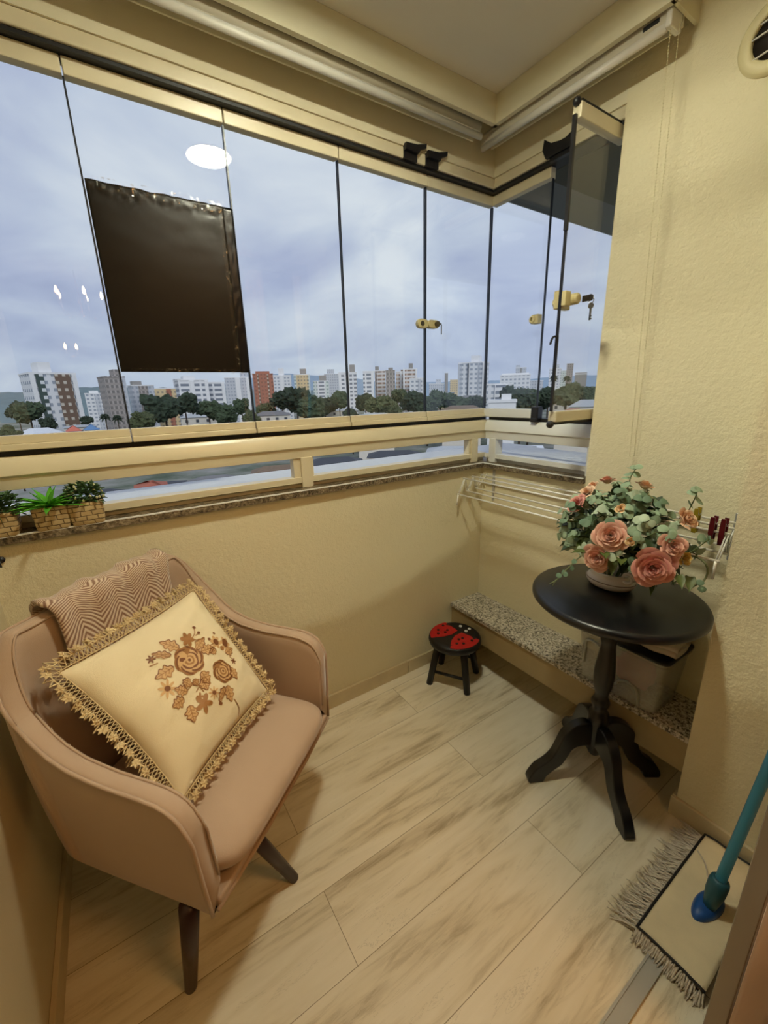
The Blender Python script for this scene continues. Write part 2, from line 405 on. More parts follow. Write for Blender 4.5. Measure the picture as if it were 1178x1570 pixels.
# building slab that juts out beyond the right window
M_slab = mat('grey painted concrete slab', '#6d6f70', .8, var=.05)
struct(boxes(((-.245,.3,2.2),(.0,3.2,2.34))).build('trim_7', M_slab))
struct(boxes(((.0,.3,2.2),(1.4,3.2,2.34))).build('trim_8', mat('dark olive slab paint', '#4c4a40', .8)))  # this part of the slab is a darker olive

# door track, open door leaf, curtain
struct(boxes(((1.176,-1.802,0),(1.21,-.207,.006)), ((1.176,-1.802,.006),(1.181,-.207,.009)), ((1.205,-1.802,.006),(1.21,-.207,.009))).build('trim_9', M_silver))
M_frame = mat('warm grey door aluminium', '#8f8578', .4, metal=.3)
dr = struct(boxes(((1.302,-.69,.01),(1.332,-.63,2.12)), ((1.302,-.26,.01),(1.332,-.21,2.12)), ((1.302,-.63,.01),(1.332,-.26,.08)), ((1.302,-.63,2.06),(1.332,-.26,2.12))).build('door_1', M_frame, bevel=.002))
boxes(((1.314,-.63,.08),(1.320,-.26,2.06))).build('glass', M_glass, dr)
def m_curtain():
    t = NT('pale pink voile'); co = t.coord()
    d = t.n('BsdfDiffuse', {'Color': lin('#f2e4da')}).outputs[0]; tr = t.n('BsdfTranslucent', {'Color': lin('#f0dccb')}).outputs[0]
    mx = t.n('MixShader'); t.set(mx.inputs[0], .6); t.set(mx.inputs[1], d); t.set(mx.inputs[2], tr)
    return t.done(mx.outputs[0])
def cur(u, v):
    return Vector((1.3365 + .20*u + .010*(1-math.cos(u*28)), -.706 + .26*u + .014*(1-math.cos(u*33)), .02 + v*2.2))
o = MB().grid(cur, 60, 6).build('curtain', m_curtain(), smooth=True, solid=.002); tag(o, 'pale pinkish curtain gathered beside the open door leaf at lower right', 'curtain')
# ------------------------------------------------------------------ armchair (local frame: r to its left arm seen from the seat, f forwards)
CO = Vector((.538, -1.2655, 0)); CR = Vector((-.63757, .77039, 0)); CF = Vector((.77039, .63757, 0))
def ch(r, f, z): return CO + CR*r + CF*f + Vector((0,0,z))
arm = thing('armchair', 'taupe upholstered tub armchair with dark splayed legs in the left corner', 'armchair', ch(0,-.22,0))
RIM = [(0,.532),(.012,.562),(.03,.583),(.055,.596),(.09,.601),(.2,.603),(.28,.613),(.34,.636),(.385,.672),(.42,.718),(.445,.765),(.465,.810),(.485,.845)]
def upath():
    """list of (side, kind, value) stations around the U"""
    st = []
    fs = [0,.006,.014,.025,.04,.06,.09,.13,.17,.21,.25,.29,.32,.35]
    for d in fs: st.append(('R', d))
    for k in range(1, 13): st.append(('RC', k/12))
    for k in range(1, 12): st.append(('B', k/12))
    for k in range(0, 13): st.append(('LC', k/12))
    for d in reversed(fs): st.append(('L', d))
    return st
def plan(s, hw, D, rho):
    k, v = s; ds = .35/.35
    if k in 'RL': 
        sg = 1 if k == 'R' else -1; f = -v/.35*(D-rho); return sg*hw, f, sg, 0.
    if k in ('RC','LC'):
        a = v*PI/2 if k == 'RC' else (1-v)*PI/2
        sg = 1 if k == 'RC' else -1
        return sg*(hw-rho+rho*math.cos(a)), -(D-rho)-rho*math.sin(a), sg*math.cos(a), -math.sin(a)
    x = (hw-rho)*(1-2*v); return x, -D, 0., -1.
def shell_pt(s, z, inset):
    w = max(0., min(1., (z-.305)/.54))
    b = plan(s, .280, .478, .125); t = plan(s, .292, .487, .085)
    bul = .010*math.sin(PI*w)
    r = lerp(b[0], t[0], w); f = lerp(b[1], t[1], w); nx = lerp(b[2], t[2], w); ny = lerp(b[3], t[3], w)
    L = math.hypot(nx, ny); nx /= L; ny /= L
    return r + nx*(bul-inset), f + ny*(bul-inset)
def rim_h(s):
    p = plan(s, .292, .487, .085); h = interp(RIM, -p[1])
    if s[0] == 'B': h = .845 + .006*math.sin(PI*s[1])
    return h
m = MB(); rows = []; outer = []; inner = []
for s in upath():
    h = rim_h(s); row = []
    for q in (0,.05,.15,.3,.45,.6,.75,.88,.96):
        z = lerp(.305, h-.012, q); row.append((z, 0. if q > 0 else .006))
    row += [(h-.004,.002),(h,.009),(h+.001,.018),(h,.028),(h-.005,.036)]
    for q in (.04,.12,.25,.4,.6,.8,1.): row.append((lerp(h-.012, .36, q), .041 + .006*math.sin(PI*q)))
    pts = []
    for z, ins in row:
        r, f = shell_pt(s, z, ins); pts.append(ch(r, f, z))
    rows.append(pts)
    r, f = shell_pt(s, h-.004, .0); outer.append(ch(r, f, h-.003))
    r, f = shell_pt(s, h-.006, .037); inner.append(ch(r, f, h-.004))
n = len(rows[0]); vs = [p for r in rows for p in r]
fs = [(i*n+k, i*n+k+1, (i+1)*n+k+1, (i+1)*n+k) for i in range(len(rows)-1) for k in range(n-1)]
fs += [tuple(range(n)), tuple(range((len(rows)-1)*n+n-1, (len(rows)-1)*n-1, -1))]
m.add(vs, fs); m.build('shell', M_chair, arm, smooth=True)
# piping along outer and inner rim, running down the front of both arms
front = lambda s, ins: [ch(*shell_pt(s, z, ins), z) + CF*.002 for z in (.31,.38,.45,.51)]
pth = front(('R',0), .002) + outer + front(('L',0), .002)[::-1]
MB().tube(pth, .0042, 6).build('piping', M_piping, arm, smooth=True)
pth = front(('R',0), .040)[1:] + inner + front(('L',0), .040)[1:][::-1]
MB().tube(pth, .0030, 6).build('piping', M_piping, arm, smooth=True)
# sewn darts inside the arms
for sd in 'RL':
    for d, z1 in ((.30,.46),(.335,.48)):
        s = (sd, d); h = rim_h(s)
        pts = [ch(*shell_pt(s, z, .0465 + .0005), z) for z in [lerp(h-.02, z1, k/6) for k in range(7)]]
        MB().tube(pts, .0016, 5).build('seam', M_piping, arm, smooth=True)
# underside
m = MB(); bot = [ch(*shell_pt(s, .305, .006), .306) for s in upath()]
m.add(bot, [tuple(range(len(bot)))]); m.build('underside', mat('dark dust cover cloth', '#2a211b', .9), arm)
# seat cushion with crowned top and rolled front edge
def seat(u, v):
    a = 2*PI*u; e = .30
    ca, sa = math.cos(a), math.sin(a)
    x = math.copysign(abs(ca)**e, ca); y = math.copysign(abs(sa)**e, sa)
    b = (v-.5)*PI; cb, sb = math.cos(b), math.sin(b)
    k = abs(cb)**.45; zz = math.copysign(abs(sb)**.8, sb)
    r = .243*x*k; f = -.20 + .232*y*k
    z = .372 + .046*zz + (.016*(1-(r/.245)**2)*(1-((f+.2)/.23)**2) if zz > 0 else 0)
    return ch(r, f, z)
MB().grid(seat, 72, 20).build('seat_cushion', M_chair, arm, smooth=True)
m = MB()
for k in range(2): pass
m.add([ch(a, b, z) for z in (.306,.332) for a, b in ((-.262,-.03),(.262,-.03),(.262,.008),(-.262,.008))], [(3,2,1,0),(4,5,6,7),(0,1,5,4),(1,2,6,5),(2,3,7,6),(3,0,4,7)])
m.build('front_rail', M_chair, arm, bevel=.006)
MB().tube([ch(-.268,.006,.312), ch(-.1,.012,.311), ch(.1,.012,.311), ch(.268,.006,.312)], .005, 6).build('piping', M_piping, arm, smooth=True)
for (a, b), (c, d) in (((-.276,-.058),(-.268,-.118)), ((-.095,-.075),(-.002,.002)), ((.06,-.33),(.11,-.262)), ((.19,-.36),(.23,-.30))):
    m = MB(); p0 = ch(a, b, .312); p1 = ch(c, d, .0)
    m.tube([p0, lerp(p0, p1, .5), p1 + Vector((0,0,.001))], [.0205,.0175,.0135], 12)
    m.build('leg', M_legwood, arm, smooth=True)

# throw over the back
cs = catmull([(-.425,.60,0),(-.432,.70,0),(-.4385,.80,0),(-.4395,.842,0),(-.450,.864,0),(-.470,.871,0),(-.495,.862,0),(-.5065,.838,0),(-.503,.78,0),(-.496,.70,0)], 6)
def throw(u, v):
    k = v*(len(cs)-1); i = min(int(k), len(cs)-2); p = lerp(cs[i], cs[i+1], k-i)
    r = lerp(-.150, .178, u) + .006*math.sin(v*9) * (1-2*u)
    w = .0035*math.sin(u*17+v*4) + .002*math.sin(u*41)
    f = p.x + (w+.006 if v < .45 else -w-.004); z = p.y + (.004 + w if .3 < v < .6 else 0)
    return ch(r, f, z)
o = MB().grid(throw, 40, 54).build('throw_blanket', M_throw, smooth=True, solid=.010, fix=False)
tag(o, 'tan and cream herringbone throw folded over the back of the armchair', 'blanket')

# cushion
T, L_, R_, B_ = ch(.195,-.372,.752), ch(-.195,-.392,.742), ch(.165,-.135,.470), ch(-.185,-.128,.462)
nrm = (R_-L_).cross(T-B_).normalized()
if nrm.z < 0: nrm = -nrm
Uv = (T - L_); Vv = (B_ - L_)
def pil(u, v, side=1., lift=0.):
    # u along L->T, v along L->B ; pinched edges, pillowed middle
    x, y = 2*u-1, 2*v-1
    k = 1 - .055*(1-y*y)*abs(x)**3 ; k2 = 1 - .055*(1-x*x)*abs(y)**3
    uu, vv = .5 + x*k/2, .5 + y*k2/2
    p = L_*(1-uu)*(1-vv) + T*uu*(1-vv) + B_*(1-uu)*vv + R_*uu*vv
    b = ((1-x*x)*(1-y*y))**.52
    wr = .0085*noise.noise(Vector((u*2.2+v*6.5, v*1.5-u*2.5, 1.3))) + .0055*noise.noise(Vector((u*4+v*15, v*2-u*5, 7.3)))*(.3+abs(y))
    wr += -.004*math.exp(-((v-u*.35-.62)**2)/.002)*max(0, .55-u)*b
    h = (.070 if side > 0 else -.052)*b + (wr*b if side > 0 else 0) + lift
    return p + nrm*h
cu = thing('cushion', 'cream square cushion with brown embroidered roses and lace edge on the armchair', 'cushion', B_)
m = MB(); N = 40
m.grid(lambda u, v: pil(u, v, 1), N, N); m.grid(lambda u, v: pil(u, v, -1), N, N)
m.build('cover', M_pillow, cu, smooth=True)
# embroidery laid on the cover, drawn in motif units
def mot(x, y, lift=.0012):
    px, py = x/5.89 + 160, y/5.89 + 940
    dx, dy = px-254, py-1044
    a, b = 172, -137; c, d = 142, 162; det = a*d - c*b
    u = .5 + (dx*d - c*dy)/det; v = .5 + (a*dy - b*dx)/det
    return pil(min(.97, max(.03, u)), min(.97, max(.03, v)), 1, lift)
def eflat(m, pts, lift):
    cx = sum(p[0] for p in pts)/len(pts); cy = sum(p[1] for p in pts)/len(pts); n = len(pts)
    m.add([mot(cx, cy, lift)] + [mot(x, y, lift) for x, y in pts], [(0, i+1, (i+1) % n + 1) for i in range(n)])
def eline(m, pts, w, lift=.0016):
    q = [Vector((x, y, 0)) for x, y in pts]; P = []
    for i in range(len(q)):
        d = (q[min(i+1,len(q)-1)] - q[max(i-1,0)]); d = d.normalized() if d.length > 0 else Vector((1,0,0)); nn = Vector((-d.y, d.x, 0))*w/2
        P += [mot(*(q[i]+nn).xy, lift), mot(*(q[i]-nn).xy, lift)]
    m.add(P, [(2*i, 2*i+1, 2*i+3, 2*i+2) for i in range(len(q)-1)])
dk, md, lt = MB(), MB(), MB()
def erose(cx, cy, R):
    for k, (rr, m, lf, lobes, tw) in enumerate(((1., md, .0011, 6, 0), (.80, lt, .0014, 6, .5), (.62, dk, .0017, 5, .2), (.50, lt, .0020, 5, .9), (.34, md, .0023, 4, .4), (.22, lt, .0026, 4, 1.), (.1, dk, .0029, 3, 0))):
        pts = [(cx + R*rr*(1+.10*abs(math.sin(lobes*a/2+tw))-.05)*math.cos(a), cy + R*rr*.92*(1+.10*abs(math.sin(lobes*a/2+tw))-.05)*math.sin(a)) for a in [2*PI*i/48 for i in range(48)]]
        eflat(m, pts, lf)
    for k in range(6):
        a0 = k*1.05+.3; eline(dk, [(cx + R*(.97-.25*t)*math.cos(a0+t*1.1), cy + R*.92*(.97-.25*t)*math.sin(a0+t*1.1)) for t in [i/8 for i in range(9)]], R*.10, .0019)
def eleaf(cx, cy, ang, L, W):
    ca, sa = math.cos(ang), math.sin(ang); f = lambda x, y: (cx + ca*x - sa*y, cy + sa*x + ca*y)
    up = [f(L*t, W*math.sin(PI*t**.8)*(1+.25*math.sin(t*22))) for t in [i/20 for i in range(21)]]
    dn = [f(L*t, -W*math.sin(PI*t**.8)*(1+.25*math.sin(t*22))) for t in [i/20 for i in range(21)]]
    eflat(lt, up + dn[::-1], .0010); eline(dk, up, 8, .0015); eline(md, dn, 7, .0015); eline(md, [f(L*t, 0) for t in (0,.5,1)], 6, .0015)
    for t in (.25,.45,.65): eline(md, [f(L*t, 0), f(L*(t+.12), W*.6)], 5, .0015); eline(md, [f(L*t, 0), f(L*(t+.12), -W*.6)], 5, .0015)
def eflower(cx, cy, R, n=5, m=None, w=.45, a0=0):
    for k in range(n):
        a = a0 + 2*PI*k/n; ca, sa = math.cos(a), math.sin(a)
        pts = [(cx + ca*x - sa*y, cy + sa*x + ca*y) for x, y in [(R*(.5+.5*math.cos(t)), R*w*.5*math.sin(t)) for t in [2*PI*i/14 for i in range(14)]]]
        eflat(m or md, pts, .0012)
for a in ((400,440,-2.75,170,45),(330,500,-3.0,150,28),(350,600,2.6,165,45),(560,440,-.95,150,38),(600,460,-.35,150,42),(470,690,1.9,90,35),(520,700,1.05,60,30),(600,690,1.15,105,50),(590,640,.9,120,46),(460,800,-2.9,110,38),(430,850,2.6,110,40),(480,900,1.25,130,48),(910,580,.95,120,38),(850,745,1.15,140,50),(820,760,2.1,130,30),(880,440,-.6,130,40),(760,430,2.7,90,30)): eleaf(*a)
erose(488, 538, 135); erose(815, 620, 112)
for cx, cy, R, n, mm, w in ((480,350,70,6,md,.6),(605,890,85,5,md,.5),(180,522,38,6,dk,.4),(575,835,35,4,md,.6),(965,505,36,6,dk,.35)): eflower(cx, cy, R, n, mm, w)
for cx, cy, R in ((770,350,34),(895,320,38),(890,345,34),(840,398,26),(555,225,17),(592,278,16),(300,767,24),(700,812,20),(697,332,16),(760,262,14)):
    eflat(dk if cx != 840 else md, [(cx+R*math.cos(a), cy+R*.9*math.sin(a)) for a in [2*PI*i/16 for i in range(16)]], .0018)
eflower(300, 767, 75, 8, lt, .3); eflower(700, 812, 55, 8, lt, .3); eflower(770,350,66,6,lt,.6); eflower(893,332,70,6,lt,.6)
for pts in ([(555,230),(552,290),(520,340)],[(592,280),(560,310)],[(640,330),(580,350),(540,345)],[(690,400),(740,370)],[(930,480),(935,400),(990,370)],[(540,800),(570,760),(610,800)],[(450,800),(540,700)],[(180,522),(260,500),(300,520)],[(170,580),(230,560)],[(930,850),(1010,920),(1025,980)],[(780,880),(810,800)]):
    eline(md, [tuple(p.xy) for p in catmull([(x, y, 0) for x, y in pts], 5)], 9)
eflat(dk, [(760,865),(800,885),(790,905),(755,900)], .0015)
M_th = [mat('dark brown embroidery thread', '#7a4a26', .6), mat('mid brown embroidery thread', '#a1713f', .6), mat('pale tan embroidery thread', '#cfa672', .6)]
dk.build('dark_embroidery', M_th[0], cu, fix=False); md.build('mid_embroidery', M_th[1], cu, fix=False); lt.build('pale_embroidery', M_th[2], cu, fix=False)
# lace: crochet band with openings plus little flowers, running round the four edges
def edge_pts(n=46):
    out = []
    for k in range(n): out.append((k/n, 0, (0,-1)))
    for k in range(n): out.append((1, k/n, (1,0)))
    for k in range(n): out.append((1-k/n, 1, (0,1)))
    for k in range(n): out.append((0, 1-k/n, (-1,0)))
    return out
ed = edge_pts(); m = MB(); NE = len(ed)
eu, ev = Uv.normalized(), Vv.normalized()
def lace(i, t):
    u, v, (dx, dy) = ed[i % NE]
    # round the outward direction at corners
    k = (i % 46)/46; d = eu*dx + ev*dy
    if k < .08 or k > .92:
        j = (i//46) % 4; prv = [(-1,0),(0,-1),(1,0),(0,1)][j] if k < .08 else [(1,0),(0,1),(-1,0),(0,-1)][j]
        d = (d + (eu*prv[0] + ev*prv[1])*(1 - (k if k < .08 else 1-k)/.08)*.8)
        if d.length: d.normalize()
    p = pil(min(.995,max(.005,u)), min(.995,max(.005,v)), 1) 
    wid = .040 if (dx, dy) in ((-1,0),(0,-1)) else .024
    ruff = .006*math.sin(i*1.05) + .004*math.sin(i*2.3+1)
    out = p + d*wid*t + nrm*(ruff*t + .001)
    if (dx, dy) in ((1,0),):   # right side lies against the arm, stands up a little
        out += nrm*.006*t
    if (dx, dy) == (0,1): out += nrm*.002 + Vector((0,0,-.004*t))
    return out
for i in range(NE):
    # scalloped outer cord and inner header
    m.tube([lace(i,.10), lace(i+1,.10)], .0014, 5, False)
    m.tube([lace(i,.12), lace(i+1,.62)], .0011, 4, False); m.tube([lace(i+1,.12), lace(i,.62)], .0011, 4, False)
    m.tube([lace(i,.62), lace(i+1,.62)], .0018, 4, False)
    m.tube([lace(i,.62), lace(i,.95+.12*math.sin(i*1.6)), lace(i+1,.62)], .0022, 4, False)
m.build('lace_band', M_lace, cu, smooth=True)
for i in range(0, NE, 3):
    m = MB()
    c = lace(i, .78) + nrm*.003; du = (lace(i+1,.78)-lace(i,.78)).normalized(); dv = (lace(i,1)-lace(i,.3)).normalized(); up = du.cross(dv).normalized()
    R = .0125 if i % 2 else .0105
    for k in range(6):
        a = 2*PI*k/6 + i; d = du*math.cos(a) + dv*math.sin(a); e = up.cross(d)
        m.add([c + up*.003, c + d*R*.55 + e*R*.30 + up*.004, c + d*R + up*.001, c + d*R*.55 - e*R*.30 + up*.004, c + d*R*.6 - up*.001], [(0,1,2),(0,2,3),(4,2,1),(4,3,2)])
    m.ico(c + up*.003, .0028, 1)
    m.build('lace_flower', M_lace, cu, fix=False)

# ------------------------------------------------------------------ pedestal table
M_tab = mat('black satin lacquered wood', '#0a0b0e', .33, spec=.6, var=.1, vscale=30)
TC = Vector((.822,-.275,0))
tb = thing('pedestal_table', 'black round pedestal table on four carved legs beside the pier', 'table', TC)
R = .240
prof = [(0,.670),(R-.02,.670),(R-.006,.673),(R,.680),(R,.689),(R-.004,.696),(R-.012,.700),(0,.700)]
MB().lathe(prof, TC, 72).build('tabletop', M_tab, tb, smooth=True)
prof = [(0,.088),(.012,.09),(.020,.10),(.024,.112),(.030,.12),(.031,.20),(.033,.235),(.031,.262),(.024,.27),(.022,.285),(.027,.295),(.029,.305),(.024,.318),(.020,.33),(.022,.345),(.028,.365),(.031,.40),(.031,.43),(.027,.47),(.023,.505),(.021,.525),(.025,.535),(.025,.545),(.021,.556),(.023,.60),(.028,.630),(.034,.645),(.034,.662),(.045,.670),(0,.670)]
MB().lathe(prof, TC, 28).build('column', M_tab, tb, smooth=True)
legp = catmull([(.015,.215,0),(.045,.232,0),(.085,.224,0),(.118,.193,0),(.135,.150,0),(.150,.112,0),(.172,.085,0),(.205,.060,0),(.226,.028,0),(.232,.010,0)], 4)
legp += [Vector((.228,.0,0)), Vector((.178,.0,0))]
legp += catmull([(.168,.024,0),(.145,.046,0),(.118,.068,0),(.100,.100,0),(.085,.128,0),(.060,.140,0),(.015,.140,0)], 4)
poly = [(p.x, p.y) for p in legp]
for fx, fy in ((.722,-.455),(.942,-.105),(1.02,-.398),(.650,-.152)):
    a = math.atan2(fy-TC.y, fx-TC.x); d = Vector((math.cos(a), math.sin(a), 0)); sd = Vector((-d.y, d.x, 0))
    Mm = Matrix((( d.x,0,sd.x,TC.x),(d.y,0,sd.y,TC.y),(0,1,0,0),(0,0,0,1))) @ Matrix.Translation((0,0,-.0165))
    MB().prism(poly, Mm, .033).build('leg', M_tab, tb, bevel=.005, seg=3)

# ------------------------------------------------------------------ ladybird stool
SC = Vector((.168,-.318,0)); M_stool = mat('black painted wood', '#0d0b0c', .45, var=.1); M_red = mat('red painted wood', '#b30d12', .45, var=.12, vscale=60)
st = thing('stool', 'small black stool with a red ladybird seat beside the back wall', 'stool', SC)
MB().lathe([(0,.195),(.105,.196),(.116,.203),(.1195,.215),(.117,.227),(.108,.234),(.09,.236),(0,.236)], SC, 48).build('seat', M_stool, st, smooth=True)
for x, y in ((.128,-.434),(.281,-.342),(.196,-.200),(.045,-.290)):
    p = Vector((x, y, 0)); q = SC + (p-SC)*.66 + Vector((0,0,.20))
    MB().tube([q, p], [.0165,.0145], 10).build('leg', M_stool, st, smooth=True)
a = SC + (Vector((.128,-.434,0))-SC)*.89; b = SC + (Vector((.281,-.342,0))-SC)*.89
MB().tube([a+Vector((0,0,.065)), b+Vector((0,0,.065))], .007, 8).build('stretcher', M_stool, st, smooth=True)
a = SC + (Vector((.045,-.290,0))-SC)*.86; b = SC + (Vector((.196,-.200,0))-SC)*.86
MB().tube([a+Vector((0,0,.085)), b+Vector((0,0,.085))], .007, 8).build('stretcher', M_stool, st, smooth=True)
hd = math.radians(97); H = Vector((math.cos(hd), math.sin(hd), 0)); S = Vector((H.y, -H.x, 0))
dots = MB()
for sg in (1,-1):
    m = MB(); pts = []
    base = (.020, .030)   # wing hinge near the head
    ang0, ang1 = (-.10, 2.15)
    arc = [(.112*math.cos(t), .112*math.sin(t)) for t in [lerp(1.25, 2.62, i/14) for i in range(15)]]
    # local x = head dir, y = side
    poly2 = [(.034,.012)] + [( .112*math.cos(t), .112*math.sin(t)) for t in [lerp(1.12, 2.62, i/16) for i in range(17)]] + [(-.05,.022),(-.01,.008)]
    vs = [SC + H*x + S*(y*sg) + Vector((0,0,.2375 - max(0,(math.hypot(x,y)-.09))*.12)) for x, y in poly2]
    cen = SC + H*-.015 + S*(.06*sg) + Vector((0,0,.2385))
    m.add([cen]+vs, [(0,i+1,(i+1)%len(vs)+1) for i in range(len(vs))]); m.build('wing', M_red, st)
    for x, y in ((.0,.045),(-.03,.075),(-.052,.055),(.015,.085),(-.02,.04)):
        MB().lathe([(.0065,.2386),(.0065,.2402),(0,.2402)], SC + H*x + S*(y*sg), 12).build('spot', M_stool, st)
M_eye = mat('white enamel paint', '#dcdde0', .4)
for x, y in ((.072,-.026),(.084,.016),(.058,.018)): MB().lathe([(.0075,.2350),(.0075,.2392),(.004,.2402),(0,.2402)], SC + H*x + S*y, 12).build('eye', M_eye, st)

# ------------------------------------------------------------------ floating bench, bin, towel
bn = thing('bench', 'floating granite topped wall bench under the right window', 'bench', (.52,-.095,.155))
boxes(((0,-.195,.268),(1.05,0,.287))).build('slab', M_granite, bn, bevel=.002)
boxes(((0.002,-.186,.155),(1.048,-.174,.268)), ((0.002,-.174,.155),(1.048,0,.17))).build('apron', mat('wood look porcelain cladding', '#a3906a', .45, var=.12, vscale=14), bn)
def m_clear():
    t = NT('milky translucent plastic'); 
    tr = t.n('BsdfTransparent', {'Color': (.93,.93,.92,1)}).outputs[0]; gl = t.bsdf(Base_Color=lin('#eceee6'), Roughness=.25, Subsurface_Weight=0.)
    mx = t.n('MixShader'); t.set(mx.inputs[0], .22); t.set(mx.inputs[1], tr); t.set(mx.inputs[2], gl); return t.done(mx.outputs[0])
M_clear = m_clear()
BX0, BX1, BY0, BY1, BZ0, BZ1 = .690,.945,-.188,-.020,.288,.485
def rr(cx, cy, hx, hy, r, n=6):
    out = []
    for sx, sy, a0 in ((1,1,0),(-1,1,PI/2),(-1,-1,PI),(1,-1,1.5*PI)):
        for k in range(n+1):
            a = a0 + PI/2*k/n; out.append((cx + sx*(hx-r) + r*math.cos(a), cy + sy*(hy-r) + r*math.sin(a)))
    return out
bi = thing('storage_bin', 'clear plastic storage bin with black lid on the bench behind the table', 'storage bin', ((BX0+BX1)/2, (BY0+BY1)/2, BZ0))
cx, cy = (BX0+BX1)/2, (BY0+BY1)/2; hx, hy = (BX1-BX0)/2, (BY1-BY0)/2
levels = [(-.012,BZ0),(.0,BZ0+.004),(.0,BZ0+.02),(.013,BZ1-.03),(.0135,BZ1-.012),(.020,BZ1-.012),(.021,BZ1)]
inn = [(.017,BZ1),(.010,BZ1-.025),(-.003,BZ0+.02),(-.004,BZ0+.006),(-.02,BZ0+.005)]
m = MB(); rings = [[Vector((x, y, z)) for x, y in rr(cx, cy, hx+g, hy+g*.6, .022)] for g, z in levels+inn]; n = len(rings[0])
m.add([p for r in rings for p in r], [(i*n+k, i*n+(k+1)%n, (i+1)*n+(k+1)%n, (i+1)*n+k) for i in range(len(rings)-1) for k in range(n)] + [tuple(range(n-1,-1,-1)), tuple((len(rings)-1)*n+k for k in range(n))])
m.build('tub', M_clear, bi, smooth=True)
m = MB(); rings = [[Vector((x, y, z)) for x, y in rr(cx, cy, hx+g, hy+g*.6, .022)] for g, z in ((.014,BZ1-.004),(.0225,BZ1+.001),(.0225,BZ1+.006),(.012,BZ1+.010),(.006,BZ1+.004),(-.1,BZ1+.004))]
m.add([p for r in rings for p in r], [(i*n+k, i*n+(k+1)%n, (i+1)*n+(k+1)%n, (i+1)*n+k) for i in range(len(rings)-1) for k in range(n)] + [tuple(range(n-1,-1,-1)), tuple((len(rings)-1)*n+k for k in range(n))])
m.build('lid', mat('black plastic lid', '#0e0d10', .45), bi, smooth=True)
m = MB(); m.tube(catmull([(BX0+.018,BY0-.011,.415),(BX0+.02,BY0-.013,.447),(BX0+.04,BY0-.014,.458),(BX0+.07,BY0-.014,.454)], 5), .0045, 6); m.tube([(BX0+.018,BY0-.011,.415),(BX0+.018,BY0-.009,.36)], .0045, 6)
m.build('handle', mat('frosted grey plastic', '#a9aaa2', .4), bi, smooth=True)
m = MB(); m.tube([(.86+.034*math.cos(a), BY0-.006, .34+.026*math.sin(a)) for a in [PI*i/14 for i in range(15)]], .004, 6); m.tube([(.826,BY0-.005,.34),(.80,BY0-.005,.318)], .004, 6); m.tube([(.894,BY0-.005,.34),(.90,BY0-.004,.30)], .004, 6)
m.build('moulded_rib', mat('frosted grey plastic', '#a9aaa2', .4), bi, smooth=True)
m = MB(); m.ico((.845,-.115,.372), .062, 3, .25, 2.2, (1.05,.62,1.), 3)
o = m.build('folded_cloth', mat('dusty pink cloth', '#a85a5e', .8, var=.25, vscale=25), smooth=True); tag(o, 'dusty pink bundled cloth inside the clear storage bin', 'cloth')
m = MB(); m.ico((.750,-.105,.338), .036, 3, .3, 2.5, (1.,.8,.9), 8)
o = m.build('folded_cloth', mat('dark grey cloth', '#4b4a4a', .8, var=.25, vscale=25), smooth=True); tag(o, 'dark grey bundled cloth inside the clear storage bin behind the table column', 'cloth')
m = MB()
def tw(u, v): 
    a = 2*PI*v; return Vector((lerp(.825,.968,u), -.122 + .052*math.cos(a)*(1-.1*abs(2*u-1)**4), .511 + .0135*math.copysign(abs(math.sin(a))**.7, math.sin(a)) + .003*math.sin(u*9)))
m.grid(tw, 14, 24)
for e in (0, 1): m.add([tw(e, k/24) for k in range(24)], [tuple(range(24))])
m.grid(lambda u, v: tw(u, v) * 1.0 + Vector((.004,.003,.018)), 14, 24)
o = m.build('folded_towel', m_fabric('white terry towel', '#cfc4b4', 500), smooth=True); tag(o, 'white folded towel on the black bin lid under the table', 'towel')

# ------------------------------------------------------------------ clothes rack on the wall
M_chrome = mat('white coated steel rod', '#f0eee6', .28, metal=.1)
rk = thing('clothes_rack', 'chrome wall mounted drying rack with parallel bars below the right window', 'drying rack', (.52,0,.70))
up = [(-.035,.923),(-.090,.921),(-.146,.919)]; lo = [(-.067,.861),(-.127,.857),(-.183,.850)]
for (y, z), (x0, x1) in zip(up + lo, ((.02,1.03),)*6):
    MB().tube([(x0,y,z),(x1,y,z)], .0036, 8).build('bar', M_chrome, rk, smooth=True)
for x in (.026, 1.022):
    m = MB(); z = [(-.005,.858)] + [p for ab in zip(up, lo) for p in ab]
    m.tube([(x, y, zz) for y, zz in z], .0022, 6)
    z2 = [(-.004,.925),(-.067,.861),(-.090,.921),(-.127,.857),(-.146,.919),(-.183,.850)]; m.tube([(x+.006, y, zz) for y, zz in z2], .0022, 6)
    m.tube([(x,-.183,.850),(x+.003,-.192,.80)], .0035, 6)
    m.build('scissor_arm', M_chrome, rk, smooth=True)
for x in (.075, 1.0):
    boxes(((x-.006,-.006,.80),(x+.006,0,.945))).build('wall_bracket', M_silver, rk, bevel=.001)
